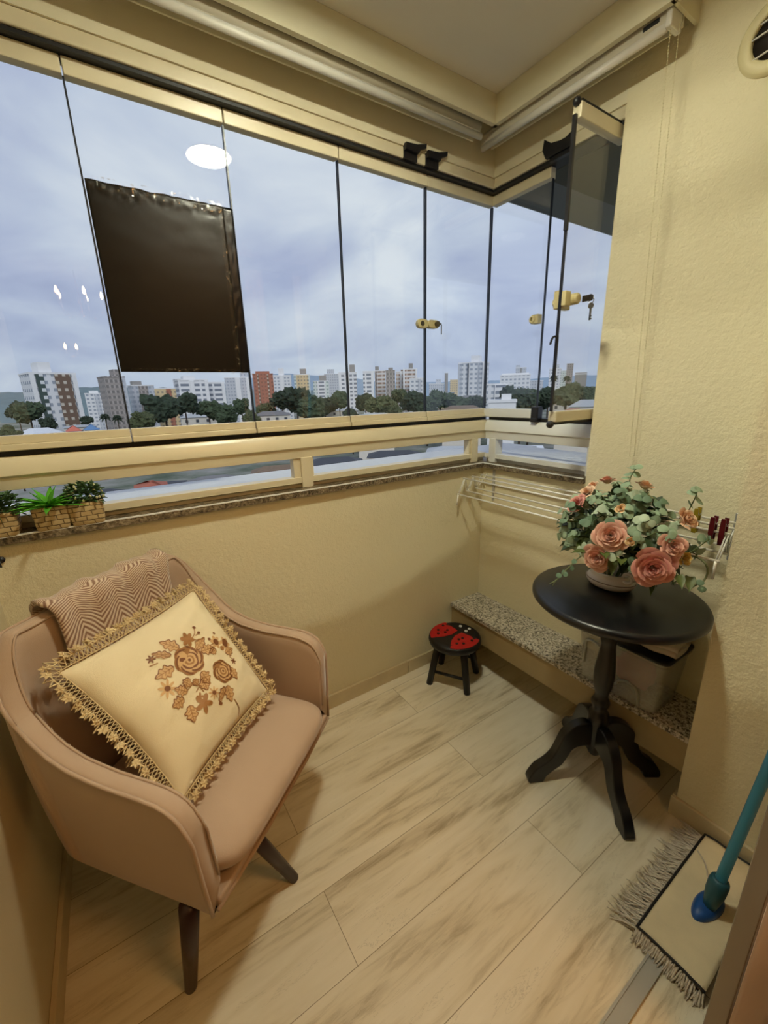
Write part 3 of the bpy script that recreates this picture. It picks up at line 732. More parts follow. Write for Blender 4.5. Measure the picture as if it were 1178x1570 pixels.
# pegs
M_wine = mat('wine red plastic', '#5c0f1b', .35); M_mustard = mat('mustard yellow plastic', '#9a8420', .35)
def peg(x, y, z, mt, label, ln=.075, src=None):
    t = thing('clothespin', label, 'clothespin', (x, y, z-.045), 'clothespins on the drying rack')
    if src:
        for c in src.children: d = c.copy(); C.objects.link(d); d.parent = t; d.data = c.data
        return t
    for sg in (1,-1):
        MB().prism([(-.006,0),(.006,0),(.0065,ln*.6),(.005,ln),(-.005,ln),(-.0065,ln*.6)], Matrix.Translation((x, y+sg*.0065, z-.045)) @ Matrix.Rotation(sg*-.07, 4, 'X') @ Matrix(((1,0,0,0),(0,0,1,0),(0,1,0,0),(0,0,0,1))) @ Matrix.Translation((0,0,-.0025)), .005).build('jaw', mt, t, bevel=.001)
    MB().tube([(x-.007+.0035*k/3, y+.004*math.cos(k*1.6), z+.012+.004*math.sin(k*1.6)) for k in range(14)], .0008, 5).build('spring', M_silver, t)
    return t
p1 = peg(.990,-.146,.930, M_wine, 'left one of two wine red clothespins at the right end of the rack')
peg(1.014,-.146,.930, M_wine, 'right one of two wine red clothespins, close to the pier edge', src=p1)
peg(.930,-.090,.932, M_mustard, 'mustard yellow clothespin on the middle upper bar just right of the bouquet')
# ------------------------------------------------------------------ planters on the sill
def m_stone():
    t = NT('tan stacked stone resin'); co = t.coord()
    sp = t.n('SeparateXYZ', {0: co}); h = t.math('ADD', sp.outputs[0], sp.outputs[1])
    nz = t.math('MULTIPLY', t.math('SUBTRACT', t.noise(co, 60, 2), .5), .006)
    v = t.n('CombineXYZ', {0: t.math('ADD', h, nz), 1: t.math('ADD', sp.outputs[2], nz), 2: 0.}).outputs[0]
    br = t.n('TexBrick', {'Vector': v, 'Color1': lin('#c2ad80'), 'Color2': lin('#a88e60'), 'Mortar': lin('#4d381d'), 'Scale': 1., 'Mortar Size': .0016, 'Mortar Smooth': .3, 'Brick Width': .026, 'Row Height': .0135}, offset=.4)
    c = t.mix(t.math('MULTIPLY', t.noise(co, 140, 3), .55), br.outputs[0], lin('#c9b386'))
    return t.done(t.bsdf(Base_Color=c, Roughness=.8, Normal=t.bump(t.math('SUBTRACT', 1., br.outputs[1]), .7, .004)))
M_stone = m_stone(); M_soil = mat('dark moss filling', '#2d2c17', .9, var=.3, vscale=80, bump=.6, bscale=90, bdist=.004)
M_agave = mat('bright green succulent leaf', '#57a52c', .4, var=.25, vscale=20, spec=.5)
M_bush = mat('deep green small leaf', '#3c5a30', .55, var=.3, vscale=60)
M_bud = mat('pale cream bud', '#cfcf9c', .6)
def pot(y0, y1, label):
    t = thing('planter', label, 'planter', (-.004, (y0+y1)/2, .9755))
    m = MB(); c = (y0+y1)/2; w = (y1-y0)/2
    rings = []
    for k, (g, z) in enumerate(((-.004,.9755),(-.001,.981),(.001,1.0),(.002,1.02),(.003,1.034),(.002,1.039),(-.006,1.040),(-.008,1.032))):
        rings.append([Vector((x + .0012*noise.noise(Vector((x*90,y*90,z*90))), y + .0012*noise.noise(Vector((x*80,y*90,z*70+5))), z)) for x, y in rr(-.004, c, .0285+g, w+g, .006, 4)])
    n = len(rings[0])
    m.add([p for r in rings for p in r], [(i*n+k, i*n+(k+1)%n, (i+1)*n+(k+1)%n, (i+1)*n+k) for i in range(len(rings)-1) for k in range(n)] + [tuple(range(n-1,-1,-1))])
    m.build('pot', M_stone, t, smooth=True)
    m = MB(); m.grid(lambda u, v: Vector((-.004-.026+.052*u, c-w+.002+(2*w-.004)*v, 1.033 + .004*noise.noise(Vector((u*9,v*9,c))))), 8, 8); m.build('soil', M_soil, t, smooth=True)
    return t, Vector((-.004, c, 1.034))
def blade(m, p, d, ln, w, droop):
    d = Vector(d).normalized(); s = d.cross(Vector((0,0,1)))
    if s.length < .01: s = Vector((1,0,0))
    s.normalize(); up = s.cross(d)
    L, Rr, Mid = [], [], []
    vs = []
    for k in range(9):
        t = k/8; q = p + d*ln*t + Vector((0,0,-droop*ln*t*t)); ww = w*(math.sin(PI*min(1,.25+.75*t))**.8)*(1-t**4)
        vs += [q + s*ww + up*ww*.45, q - up*.001, q - s*ww + up*ww*.45]
    m.add(vs, [(3*k, 3*k+1, 3*k+4, 3*k+3) for k in range(8)] + [(3*k+1, 3*k+2, 3*k+5, 3*k+4) for k in range(8)])
def leafy(m, c, n, rx, ry, rz, sz, zmin, sx=(-.03,.03)):
    for k in range(n):
        p = Vector((random.uniform(-1,1), random.uniform(-1,1), random.uniform(-.3,1)))
        if p.length > 1: p.normalize()
        q = c + Vector((p.x*rx, p.y*ry, p.z*rz)); d = Vector((p.x+random.uniform(-.5,.5), p.y+random.uniform(-.5,.5), p.z*.6+random.uniform(-.1,.5)))
        if q.x < -.033: q.x = -.033; d.x = abs(d.x)*.2
        blade(m, q, d, sz*random.uniform(.7,1.2), sz*.32, .2)
t, c = pot(-1.612, -1.534, 'stone look planter of small white-budded leaves, right one of the sill planters')
m = MB(); leafy(m, c + Vector((.006,0,.014)), 260, .030, .044, .042, .015, 1.03); m.build('foliage', M_bush, t, solid=.0004)
m = MB()
for k in range(26):
    p = Vector((random.uniform(-.1,1), random.uniform(-1,1), random.uniform(.0,1))).normalized(); q = c + Vector((.006+p.x*.030, p.y*.046, .012+p.z*.046)); m.ico(q, .0034, 1, sq=(1,1,1.3))
m.build('buds', M_bud, t, smooth=True)
t, c = pot(-1.688, -1.614, 'stone look planter with bright green spiky succulent in the middle of the sill')
m = MB()
for k in range(34):
    a = k*2.4; e = .15 + .9*(k/34); d = Vector((math.cos(a)*math.cos(e)*.55 + .18, math.sin(a)*math.cos(e), math.sin(e)*.55))
    blade(m, c + Vector((.004,0,.002)), d, .105 - .045*(k/34), .0085, .12)
m.build('foliage', M_agave, t, solid=.0008, smooth=True)
t, c = pot(-1.798, -1.722, 'stone look planter of dark trailing leaves at the left end of the sill')
m = MB(); leafy(m, c + Vector((.006,0,.012)), 200, .032, .05, .045, .018, 1.03)
for k in range(14): blade(m, c + Vector((0,.01*math.sin(k),.015)), Vector((.2+.2*math.sin(k*2), random.uniform(-.2,1), random.uniform(-.1,.9))), .07, .004, .3)
m.build('foliage', M_bush, t, solid=.0004)

# ------------------------------------------------------------------ black plastic sheet taped to the second pane
def m_sheet():
    t = NT('black refuse sack plastic'); co = t.coord()
    h = t.math('ADD', t.noise(co, 7, 3, .5, .4), t.math('MULTIPLY', t.noise(co, 38, 3), .18))
    return t.done(t.bsdf(Base_Color=lin('#130e08'), Roughness=.36, Specular_IOR_Level=.26, Normal=t.bump(h, .12, .01)))
def sheet(u, v):
    y = lerp(-1.426, -1.0635, u); z = lerp(1.384, 1.848, v)
    x = -.0435 + .0010*noise.noise(Vector((u*2.5, v*2, 0))) + .0008*noise.noise(Vector((u*5, v*14, 4)))*v*v
    if v > .93: x += .0022*noise.noise(Vector((u*26, v*40, 9)))
    if v > .93: z += .004*noise.noise(Vector((u*11,0,3)))*(v-.93)/.07
    return Vector((x + .0015, y, z))
sh = thing('plastic_sheet', 'black plastic sheet taped over the second window pane from the left', 'plastic sheet', (-.042,-1.245,1.384))
MB().grid(sheet, 60, 70).build('sheet', m_sheet(), sh, smooth=True, solid=.0008)
def strip(u, v):
    y = lerp(-1.092, -1.0625, u); z = lerp(1.383, 1.846, v)
    return Vector((-.0395 + .0016*noise.noise(Vector((u*4, v*18, 2))), y, z))
MB().grid(strip, 6, 60).build('side_strip', mat('glossy black tape', '#07070a', .3, spec=.35), sh, smooth=True, solid=.0006)
def m_tape():
    t = NT('clear packing tape'); tr = t.n('BsdfTransparent').outputs[0]; gl = t.n('BsdfGlossy', {'Color': (.9,.87,.8,1), 'Roughness': .12}).outputs[0]
    df = t.n('BsdfDiffuse', {'Color': lin('#b9a98a')}).outputs[0]
    m1 = t.n('MixShader'); t.set(m1.inputs[0], .35); t.set(m1.inputs[1], gl); t.set(m1.inputs[2], df)
    co = t.coord(); k = t.ramp(t.noise(co, 60, 4, .6), [(.57, (.02,)*3+(1,)), (.70, (.5,)*3+(1,))])
    mx = t.n('MixShader'); t.set(mx.inputs[0], k); t.set(mx.inputs[1], tr); t.set(mx.inputs[2], m1.outputs[0]); return t.done(mx.outputs[0])
M_tape = m_tape()
def tape1(u, v): return Vector((-.0385 + .0025*noise.noise(Vector((u*40, v*3, 6))), lerp(-1.426,-1.085,u), lerp(1.828,1.858,v) + .006*noise.noise(Vector((u*8,0,1)))))
MB().grid(tape1, 90, 6).build('tape', M_tape, sh, smooth=True)
def tape2(u, v): return Vector((-.0375 + .003*noise.noise(Vector((u*4, v*36, 6))), lerp(-1.104,-1.090,u), lerp(1.40,1.845,v)))
MB().grid(tape2, 6, 90).build('tape', M_tape, sh, smooth=True)
def tape3(u, v): return Vector((-.038 + .0025*noise.noise(Vector((u*30, v*3, 16))), lerp(-1.40,-1.075,u), lerp(1.380,1.394,v)))
MB().grid(tape3, 80, 4).build('tape', M_tape, sh, smooth=True)

# ------------------------------------------------------------------ flower arrangement and its vase
VC = Vector((.783,-.238,.700)); M_cer = mat('white glazed ceramic with pink wash', '#e9dfd6', .25, var=.06, vscale=25, spec=.6)
va = thing('vase', 'low white ceramic vase with pink banding holding the roses', 'vase', VC)
prof = [(0,0),(.048,0),(.060,.005),(.069,.016),(.0705,.024),(.066,.031),(.060,.034),(.058,.040),(.060,.048),(.058,.052),(.050,.052),(.046,.045),(.04,.02),(0,.018)]
MB().lathe(prof, VC, 40, sx=1.05, sy=.86).build('body', M_cer, va, smooth=True)
MB().tube([(VC.x + .0735*math.cos(a), VC.y + .060*math.sin(a), VC.z+.0265) for a in [2*PI*k/40 for k in range(41)]], .0016, 6).build('band', mat('mauve glaze line', '#9b8a80', .3), va, smooth=True)
m = MB(); cc = Vector((VC.x+.062, VC.y-.02, VC.z+.050))
m.tube([cc + Vector((.020*math.cos(a)*(1-a/14), -.004, .020*math.sin(a)*(1-a/14))) for a in [k*.35 for k in range(22)]], .005, 7); m.build('handle', M_cer, va, smooth=True)

BC = Vector((.80,-.262,.872)); BR = Vector((.185,.135,.165))
fa = thing('flower_arrangement', 'arrangement of pink and peach roses with eucalyptus leaves on the black table', 'flowers', VC + Vector((0,0,.04)))
def m_petal(name, tip, mid, base):
    t = NT(name); uv = t.n('UVMap', uv_map='uv').outputs[0]; v = t.n('SeparateXYZ', {0: uv}).outputs[1]
    c = t.ramp(v, [(.0, lin(base)), (.35, lin(mid)), (.8, lin(mid)), (1., lin(tip))])
    c = t.mix(t.math('MULTIPLY', t.noise(t.coord(), 90, 3), .3), c, lin(tip))
    return t.done(t.bsdf(Base_Color=c, Roughness=.7, Sheen_Weight=.2, Subsurface_Weight=.0))
P_pink = m_petal('pink rose petal', '#f0c3ab', '#dd9a86', '#cfae6a')
P_peach = m_petal('peach rose petal', '#f3d7b6', '#e6b792', '#cdb870')
P_coral = m_petal('coral rose petal', '#ecae9b', '#d5837a', '#c0975c')
P_cream = m_petal('cream rosebud petal', '#f4e3bd', '#eab878', '#d29a48')
P_yellow = m_petal('yellow rosebud petal', '#e8cf7d', '#d9b04e', '#a98f3a')
def rose(c, nrm, R, mt, n=16, open_=1., name='rose'):
    m = MB(); R *= .84; n = int(n*1.5); F = frame(nrm); c = Vector(c)
    for i in range(n):
        t = i/(n-1); th = i*2.39996; a = math.radians(lerp(88, lerp(72, 34, open_), t**1.1)); r0 = R*lerp(.03, .20, t); ln = R*lerp(.55, 1.0, t); half = lerp(1.5, .72, t)
        wav = random.uniform(0, 6); zoff = R*lerp(.10, -.30, t)
        def pet(u, v):
            x = 2*u-1; l = ln*(1-.22*x*x) ; vv = v**.9
            rho = r0 + l*math.cos(a)*vv + .22*R*t*max(0, v-.6)**1.3*1.6
            hh = zoff + l*math.sin(a)*vv*(1-.10*t) - .42*R*t*max(0, v-.62)**1.4*1.5 + .04*R*math.sin(wav+5*u)*v*t
            ang = th + x*half*(1-.15*v)
            return c + F @ Vector((rho*math.cos(ang), rho*math.sin(ang), hh))
        m.grid(pet, 6, 6)
    return m.build(name, mt, fa, smooth=True, fix=False)
def bud(c, nrm, R, mt):
    return rose(c, nrm, R, mt, 9, .35, 'rosebud')
def outward(p): 
    d = Vector(p) - BC; return Vector((d.x/BR.x**2, d.y/BR.y**2, d.z/BR.z**2)).normalized()
cam_p = Vector((1.4,-1.49,1.305))
def facing(p, k=.5): 
    d = outward(p)*(1-k) + (cam_p - Vector(p)).normalized()*k; return d.normalized()
RS = [((.835,-.375,.912),.055,P_pink,18,1.,.75),((.806,-.372,.838),.052,P_pink,16,.9,.35),((.938,-.345,.846),.064,P_coral,20,1.,.45),((.962,-.312,.905),.044,P_pink,16,.9,.45),((.962,-.262,.965),.046,P_peach,14,.45,.15),((.705,-.330,.966),.042,P_coral,14,.7,.25),((.712,-.300,.998),.034,P_peach,14,.8,.3),((.700,-.252,1.012),.026,P_peach,12,.8,.3),((.836,-.225,1.030),.034,P_peach,12,.9,.1),((.735,-.240,1.030),.032,P_pink,12,.9,.1)]
for p, R, mt, n, op, k in RS: rose(p, facing(p, k), R, mt, n, op)
for p, R, mt in (((.842,-.352,.985),.024,P_cream),((.890,-.375,.910),.022,P_cream),((.985,-.285,.870),.030,P_yellow)): bud(p, facing(p, .4), R, mt)
# greenery
M_euc = [mat('frosted pale eucalyptus leaf', '#b4c4a8', .6, var=.12, vscale=30), mat('pale silvery eucalyptus leaf', '#93a98a', .6, var=.15, vscale=30), mat('grey green eucalyptus leaf', '#6a8468', .6, var=.2, vscale=30)]
M_rl = [mat('dark rose leaf', '#2c4020', .5, var=.25, vscale=30), mat('olive rose leaf', '#56632c', .5, var=.25, vscale=30)]
M_stem = mat('green stem', '#5d6b3c', .6)
def roundleaf(m, p, nrm, R, stretch=1., tipd=None):
    F = frame(nrm, up=tipd or (0,0,1)); n = 12; vs = [p]
    for ring, q in ((.55, .10), (1., .0)):
        for k in range(n):
            a = 2*PI*k/n; x, y = math.cos(a)*R*ring, math.sin(a)*R*ring*stretch
            vs.append(p + F @ Vector((x, y, R*(q - .18*(x/R)**2*ring) + R*.05)))
    fs = [(0, 1+k, 1+(k+1)%n) for k in range(n)] + [(1+k, 1+n+k, 1+n+(k+1)%n, 1+(k+1)%n) for k in range(n)]
    m.add(vs, fs)
def rv(s=1.): return Vector((random.uniform(-s,s), random.uniform(-s,s), random.uniform(-s,s)))
def ok_pos(q): return not (q.y > -.20 and .83 < q.z < .945) and q.y < -.035 and not (q.x > 1.03 and q.y > -.21) and q.z > (.825 if (q.x-.783)**2 + (q.y+.28)**2 < .0135 else .75)
def sprig(start, end, nleaf, R, mt, stem_r=.0018):
    m = MB(); s = Vector(start); e = Vector(end); mid = lerp(s, e, .55) + Vector((0,0,.02)) + rv(.012)
    pts = catmull([s, mid, e], 6); 
    lm = MB()
    for k in range(nleaf):
        t = .3 + .7*(k/(nleaf-1)); i = t*(len(pts)-1); j = min(int(i), len(pts)-2); p = lerp(pts[j], pts[j+1], i-j); d = (pts[j+1]-pts[j]).normalized()
        sd = d.cross(rv()).normalized(); r = R*random.uniform(.75,1.15)*(1.1-.35*t)
        q = p + sd*r*.95
        if not ok_pos(q): continue
        roundleaf(lm, q, (sd*.35 + outward(q)*.7 + (cam_p-q).normalized()*.35 + rv(.35)).normalized(), r, random.uniform(.8,1.05))
    if not lm.v: return
    o = lm.build('eucalyptus_leaves', mt, fa, smooth=True, fix=False)
    MB().tube(pts, stem_r, 5).build('stem', M_stem, o, smooth=True)
root = VC + Vector((.01,-.01,.05))
random.seed(21)
ends = []
for k in range(64):
    a = k*2.39996; z = 1 - 1.55*(k+.5)/64
    if z < -.75: continue
    rxy = math.sqrt(max(0, 1-z*z)); d = Vector((rxy*math.cos(a), rxy*math.sin(a), z))
    e = BC + Vector((d.x*BR.x, d.y*BR.y, d.z*BR.z))*random.uniform(.86,1.08)
    if not ok_pos(e): continue
    ends.append(e)
for k, e in enumerate(ends): sprig(BC.lerp(e, .25) - Vector((0,0,.03)), e, 12, .0155, M_euc[k % 3])
# longer outlying sprigs seen in the photograph
for s, e, n, R in (((.80,-.25,.95),(.815,-.235,1.085),8,.016),((.70,-.32,.90),(.655,-.33,.915),6,.015),((.72,-.33,.83),(.675,-.34,.855),7,.014),((.95,-.24,.95),(.965,-.235,1.045),7,.014),((.98,-.27,.87),(1.018,-.25,.925),6,.014),((.70,-.31,.94),(.655,-.30,.945),5,.013),((.73,-.36,.80),(.700,-.365,.735),5,.011)):
    sprig(s, e, n, R, M_euc[1], .0015)
def roseleaf(p, d, ln, mt):
    m = MB(); blade(m, Vector(p), d, ln, ln*.30, .25); return m
lm = [MB(), MB()]
for k in range(190):
    d = rv().normalized(); q = BC + Vector((d.x*BR.x, d.y*BR.y, d.z*BR.z))*random.uniform(.45,.86)
    if not ok_pos(q): continue
    blade(lm[k % 4 == 0], q, (outward(q) + rv(.7)).normalized(), random.uniform(.035,.055), .014, .2)
for p, d in (((.83,-.392,.862),(.5,-.6,.1)),((.85,-.375,.845),(.3,-.5,-.9)),((.79,-.412,.855),(-.5,-.5,.1)),((.985,-.31,.83),(.6,-.6,-.4)),((1.0,-.27,.82),(.3,-.6,-.6)),((.88,-.392,.86),(.4,-.8,.1))): blade(lm[1], Vector(p), d, .040, .013, .2)
lm[0].build('dark_rose_leaves', M_rl[0], fa, smooth=True, fix=False); lm[1].build('olive_rose_leaves', M_rl[1], fa, smooth=True, fix=False)
m = MB()
for k in range(9):
    a = k*.7; m.tube([VC + Vector((.02*math.cos(a), .02*math.sin(a), .02)), BC + Vector((.08*math.cos(a), .06*math.sin(a), -.03))], .003, 5)
m.build('stems', M_stem, fa, smooth=True)
# bent twig loop and trailing twig
M_twig = mat('sage green twig', '#7c8660', .6)
m = MB(); lc = Vector((.995,-.255,.828)); ax = facing(lc, .8); F = frame(ax)
m.tube([lc + F @ Vector((.036*math.cos(a), .042*math.sin(a), .006*math.sin(3*a))) for a in [.6*PI + k*.33 - PI*.9 for k in range(17)]], .0028, 6)
m.build('twig', M_twig, fa, smooth=True); m = MB()
m.tube(catmull([(1.008,-.262,.79),(1.022,-.27,.806),(1.028,-.272,.80),(1.034,-.274,.788)], 5), .0018, 5)
m.build('twig', M_twig, fa, smooth=True); m = MB()
m.tube(catmull([(.775,-.32,.85),(.745,-.36,.815),(.717,-.382,.765),(.697,-.395,.730),(.680,-.40,.712)], 5), .0022, 5); m.tube([(.697,-.395,.730),(.692,-.405,.712)], .0014, 5)
m.build('twig', M_twig, fa, smooth=True)
m = MB()
for p, nn in (((1.024,-.272,.812),(.3,-1,.6)),((1.033,-.276,.798),(.6,-1,.2)),((.735,-.372,.80),(-.3,-1,.6)),((.728,-.368,.775),(-.5,-1,.4)),((.722,-.390,.758),(-.3,-1,.6)),((.708,-.380,.757),(-.6,-1,.5)),((.703,-.394,.748),(0,-1,.5)),((.75,-.362,.828),(-.2,-1,.5))): roundleaf(m, Vector(p), Vector(nn), .010, .8)
m.build('twig_leaves', M_euc[2], fa, smooth=True, fix=False)

# ------------------------------------------------------------------ roller blinds
M_blind = mat('white blind fabric', '#cbc5b4', .75, var=.02); M_blindbar = mat('white lacquered bottom bar', '#dcdad2', .35)
rb = thing('roller_blind', 'rolled up white blind in a slim casing along the left window head', 'roller blind', (.075,-.98,2.17))
MB().tube([(.075,-1.79,2.225),(.075,-.175,2.225)], .021, 20).build('roll', M_blind, rb, smooth=True)
boxes(((.048,-1.79,2.192),(.054,-.175,2.31))).build('casing', M_pelmet, rb, bevel=.002)
MB().tube([(.092,-1.79,2.190),(.092,-.175,2.190)], .0085, 12, squash=1.3).build('bottom_bar', M_blindbar, rb, smooth=True)
boxes(((.086,-1.79,2.194),(.0875,-.175,2.225))).build('hanging_fabric', M_blind, rb)
rb2 = thing('roller_blind', 'rolled up white blind with beaded cord over the right corner window', 'roller blind', (.36,-.09,2.17))
MB().tube([(.04,-.088,2.226),(.672,-.088,2.226)], .021, 20).build('roll', M_blind, rb2, smooth=True)
boxes(((.035,-.062,2.20),(.69,-.056,2.31))).build('casing', M_pelmet, rb2, bevel=.002)
MB().tube([(.03,-.104,2.196),(.672,-.104,2.196)], .0095, 12, squash=1.3).build('bottom_bar', M_blindbar, rb2, smooth=True)
boxes(((.03,-.111,2.20),(.672,-.1095,2.232))).build('hanging_fabric', M_blind, rb2)
boxes(((.672,-.116,2.188),(.688,-.060,2.245))).build('end_bracket', M_blindbar, rb2, bevel=.004)
boxes(((.615,-.1135,2.213),(.655,-.111,2.222))).build('bracket_slot', M_black, rb2)
m = MB(); m2 = []
def cord(x0, y0, x1, y1):
    n = 150
    for k in range(n):
        t = k/(n-1); m.add(*(lambda p: ([p+Vector((.0017,0,0)), p-Vector((.0017,0,0)), p+Vector((0,.0017,0)), p-Vector((0,.0017,0)), p+Vector((0,0,.0026)), p-Vector((0,0,.0026))], [(0,2,4),(2,1,4),(1,3,4),(3,0,4),(2,0,5),(1,2,5),(3,1,5),(0,3,5)]))(Vector((lerp(x0,x1,t), lerp(y0,y1,t), lerp(2.20,1.082,t)))))
    m.tube([(x0,y0,2.20),(x1,y1,1.082)], .0006, 4)
cord(.679,-.100,.688,-.030); cord(.690,-.078,.698,-.020); m.tube([(.688,-.03,1.083),(.693,-.026,1.076),(.698,-.02,1.083)], .0008, 4)
m.build('beaded_cord', mat('ivory bead chain', '#cfc59d', .5), rb2)

# ------------------------------------------------------------------ round vent high on the pier wall
vt = thing('wall_vent', 'round ivory wall vent with dark duct and grille bars near the ceiling', 'vent', (.885,0,2.02))
vc = (.884,0,2.102); Fy = frame((0,-1,0))
MB().lathe([(.050,-.0),(.050,.010),(.054,.014),(.072,.012),(.079,.006),(.080,0)], vc, 48, Fy, caps=False).build('ring', mat('ivory plastic ring', '#d3c89d', .5), vt, smooth=True)
MB().lathe([(0,.0015),(.050,.0015),(.0505,.008)], vc, 40, Fy, caps=False).build('duct', mat('dark duct interior', '#1a130f', .6), vt, smooth=True)
m = MB(); m.tube([Vector(vc)+Vector((.0,-.004,-.02)), Vector(vc)+Vector((.02,-.009,.03))], .017, 14); m.build('inner_pipe', mat('white plastic pipe', '#c9c5b8', .4), vt, smooth=True)
for z in (-.030, .012, .036):
    h = math.sqrt(max(.0001, .052**2-z*z)); MB().tube([Vector(vc)+Vector((-h,-.012,z-.006)), Vector(vc)+Vector((h,-.012,z+.006))], .0022, 6).build('grille_bar', M_blindbar, vt, smooth=True)

# ------------------------------------------------------------------ mop
mp = thing('mop', 'flat shaggy mop with blue handle standing by the open door', 'mop', (1.215,-.41,.0))
M_padtop = mat('stained cream mop backing', '#dccdaa', .85, var=.2, vscale=12, bump=.2, bscale=200)
M_fringe = mat('white shaggy cotton', '#cdc4b4', .9, var=.12, vscale=50)
def padtop(u, v):
    x = lerp(1.141, 1.283, u); y = lerp(-.612, -.222, v)
    return Vector((x, y, .036 + .003*noise.noise(Vector((u*3, v*6, 2))) - .004*(abs(2*u-1)**6) - .003*(abs(2*v-1)**8)))
MB().grid(padtop, 16, 30).build('backing', M_padtop, mp, smooth=True, solid=.003)
bd = [padtop(0, k/24) for k in range(25)] + [padtop(k/12, 1) for k in range(1,13)]
bd2 = [padtop(k/12, 0) for k in range(13)]
up3 = Vector((0,0,.002))
MB().tube([p+up3 for p in bd2[::-1]] + [p+up3 for p in bd], .0032, 6).build('binding', mat('black binding tape', '#14100f', .7), mp, smooth=True)
m = boxes(((1.146,-.607,.010),(1.278,-.227,.033))); m.build('pad', M_fringe, mp, bevel=.006)
random.seed(5); m = MB()
def strand(p, d, ln, r=.0019):
    d = Vector(d).normalized(); k1 = rv(.35); q = [p]
    for k in range(1, 5):
        t = k/4; z = max(.003, p.z*(1-t)**1.3 + .003 + .002*random.random())
        w = p + d*ln*t + Vector((k1.x, k1.y, 0))*ln*t*t*.8; q.append(Vector((w.x, min(w.y,-.209), z)))
    m.tube(q, [r, r*1.1, r, r*.9, r*.4], 4)
for k in range(520):
    v = random.random(); p = padtop(0, v) + Vector((random.uniform(0,.003),0,-random.uniform(0,.026))); strand(p, (-1, .15+random.uniform(-.6,.5), 0), random.uniform(.032,.066))
for k in range(240):
    u = random.random(); p = padtop(u, 0) + Vector((0,0,-random.uniform(0,.026))); strand(p, (random.uniform(-.5,.3), -1, 0), random.uniform(.010,.024))
for k in range(60):
    u = random.random(); p = padtop(u, 1) + Vector((0,0,-random.uniform(0,.02))); strand(p, (random.uniform(-.4,.4), 1, 0), .012)
m.build('fringe', M_fringe, mp, smooth=True)['kind'] = 'stuff'
M_navy = mat('royal blue plastic', '#1a4f96', .4, var=.15, vscale=30); M_teal = mat('dark teal plastic socket', '#1f5666', .4); M_cyan = mat('turquoise blue lacquered handle', '#4fb2ee', .38, var=.05)
def shoe(u, v):
    a = 2*PI*u; b = v*PI/2; y = math.cos(a)*.055; w = .026 + .004*math.cos(a)
    return Vector((1.2205 + math.sin(a)*w*math.cos(b)**.6 + .006*math.cos(a), -.432 + y*math.cos(b)**.6, .038 + .020*math.sin(b)))
MB().grid(shoe, 28, 8).build('swivel_plate', M_navy, mp, smooth=True)
Hb, Ht = Vector((1.2255,-.435,.065)), Vector((1.262,-.345,.70)); hd_ = (Ht-Hb).normalized(); top = Hb + hd_*1.30
m = MB(); m.tube([Hb-hd_*.02, Hb+hd_*.01, Hb+hd_*.035, Hb+hd_*.065, Hb+hd_*.075, Hb+hd_*.078], [.012,.017,.0205,.021,.019,.0125], 14); m.build('socket', M_teal, mp, smooth=True)
MB().tube([Hb+hd_*.075, top-hd_*.02, top-hd_*.005, top], [.0115,.0115,.009,.004], 14).build('handle', M_cyan, mp, smooth=True)
MB().tube(catmull([(1.150,-.30,.040),(1.18,-.33,.045),(1.21,-.40,.055)], 5), .002, 5).build('string', M_fringe, mp, smooth=True)

# small screw hook on the wall at the far left
t = thing('wall_hook', 'small dark hook on the wall under the left planter', 'hook', (0,-1.777,.90))
MB().lathe([(0,.0),(.009,.0),(.009,.004),(.004,.008),(0,.008)], (0,-1.777,.914), 14, frame((1,0,0))).build('plate', M_blackplastic, t)
MB().tube([(.006,-1.777,.914),(.016,-1.777,.914),(.022,-1.777,.907),(.018,-1.777,.899)], .0025, 6).build('hook', M_blackplastic, t, smooth=True)

# ------------------------------------------------------------------ lamps
dl = thing('ceiling_light', 'round recessed ceiling light over the balcony', 'ceiling light', (.675,-.92,2.298))
MB().lathe([(.088,0),(.105,.0),(.106,.006),(.1,.012),(.088,.012)], (.675,-.92,2.298), 48, caps=False).build('trim_ring', mat('white lamp ring', '#e6e4dc', .4), dl, smooth=True)
MB().lathe([(0,0),(.088,0)], (.675,-.92,2.301), 40).build('lens', emit('lit lamp diffuser', '#f7f5da', LAMP), dl)
M_gold = mat('polished brass', '#b98d3c', .25, metal=1.)
M_flame = emit('lit candle bulb', '#ffd79a', BULB)
cl = thing('chandelier', 'brass candle chandelier hanging in the living room', 'chandelier', (2.92,-1.49,1.98))
cc = Vector((2.92,-1.49,2.0)); MB().lathe([(0,-.05),(.012,-.045),(.02,-.02),(.012,.0),(.02,.03),(.01,.06),(.006,.31),(0,.31)], cc, 16).build('column', M_gold, cl, smooth=True)
for k in range(5):
    a = 2*PI*k/5 + .35; d = Vector((math.cos(a), math.sin(a), 0)); p = cc + d*.16 + Vector((0,0,.04))
    ar = MB().tube(catmull([cc, cc+d*.06-Vector((0,0,.04)), cc+d*.13-Vector((0,0,.02)), p], 5), .005, 6).build('arm', M_gold, cl, smooth=True)
    MB().lathe([(0,0),(.02,.002),(.008,.006),(.008,.07),(0,.07)], p, 12).build('candle', mat('ivory candle sleeve', '#e3d9bf', .5), ar, smooth=True)
    MB().lathe([(0,.07),(.009,.078),(.013,.092),(.009,.112),(.003,.13),(0,.132)], p, 12).build('bulb', M_flame, ar, smooth=True)
ws = thing('wall_sconce', 'brass double candle sconce on the living room wall', 'wall lamp', (5.2,-1.67,1.80))
MB().lathe([(0,0),(.05,.0),(.045,.015),(0,.02)], (5.2,-1.67,1.83), 16, frame((-1,0,0))).build('back_plate', M_gold, ws, smooth=True)
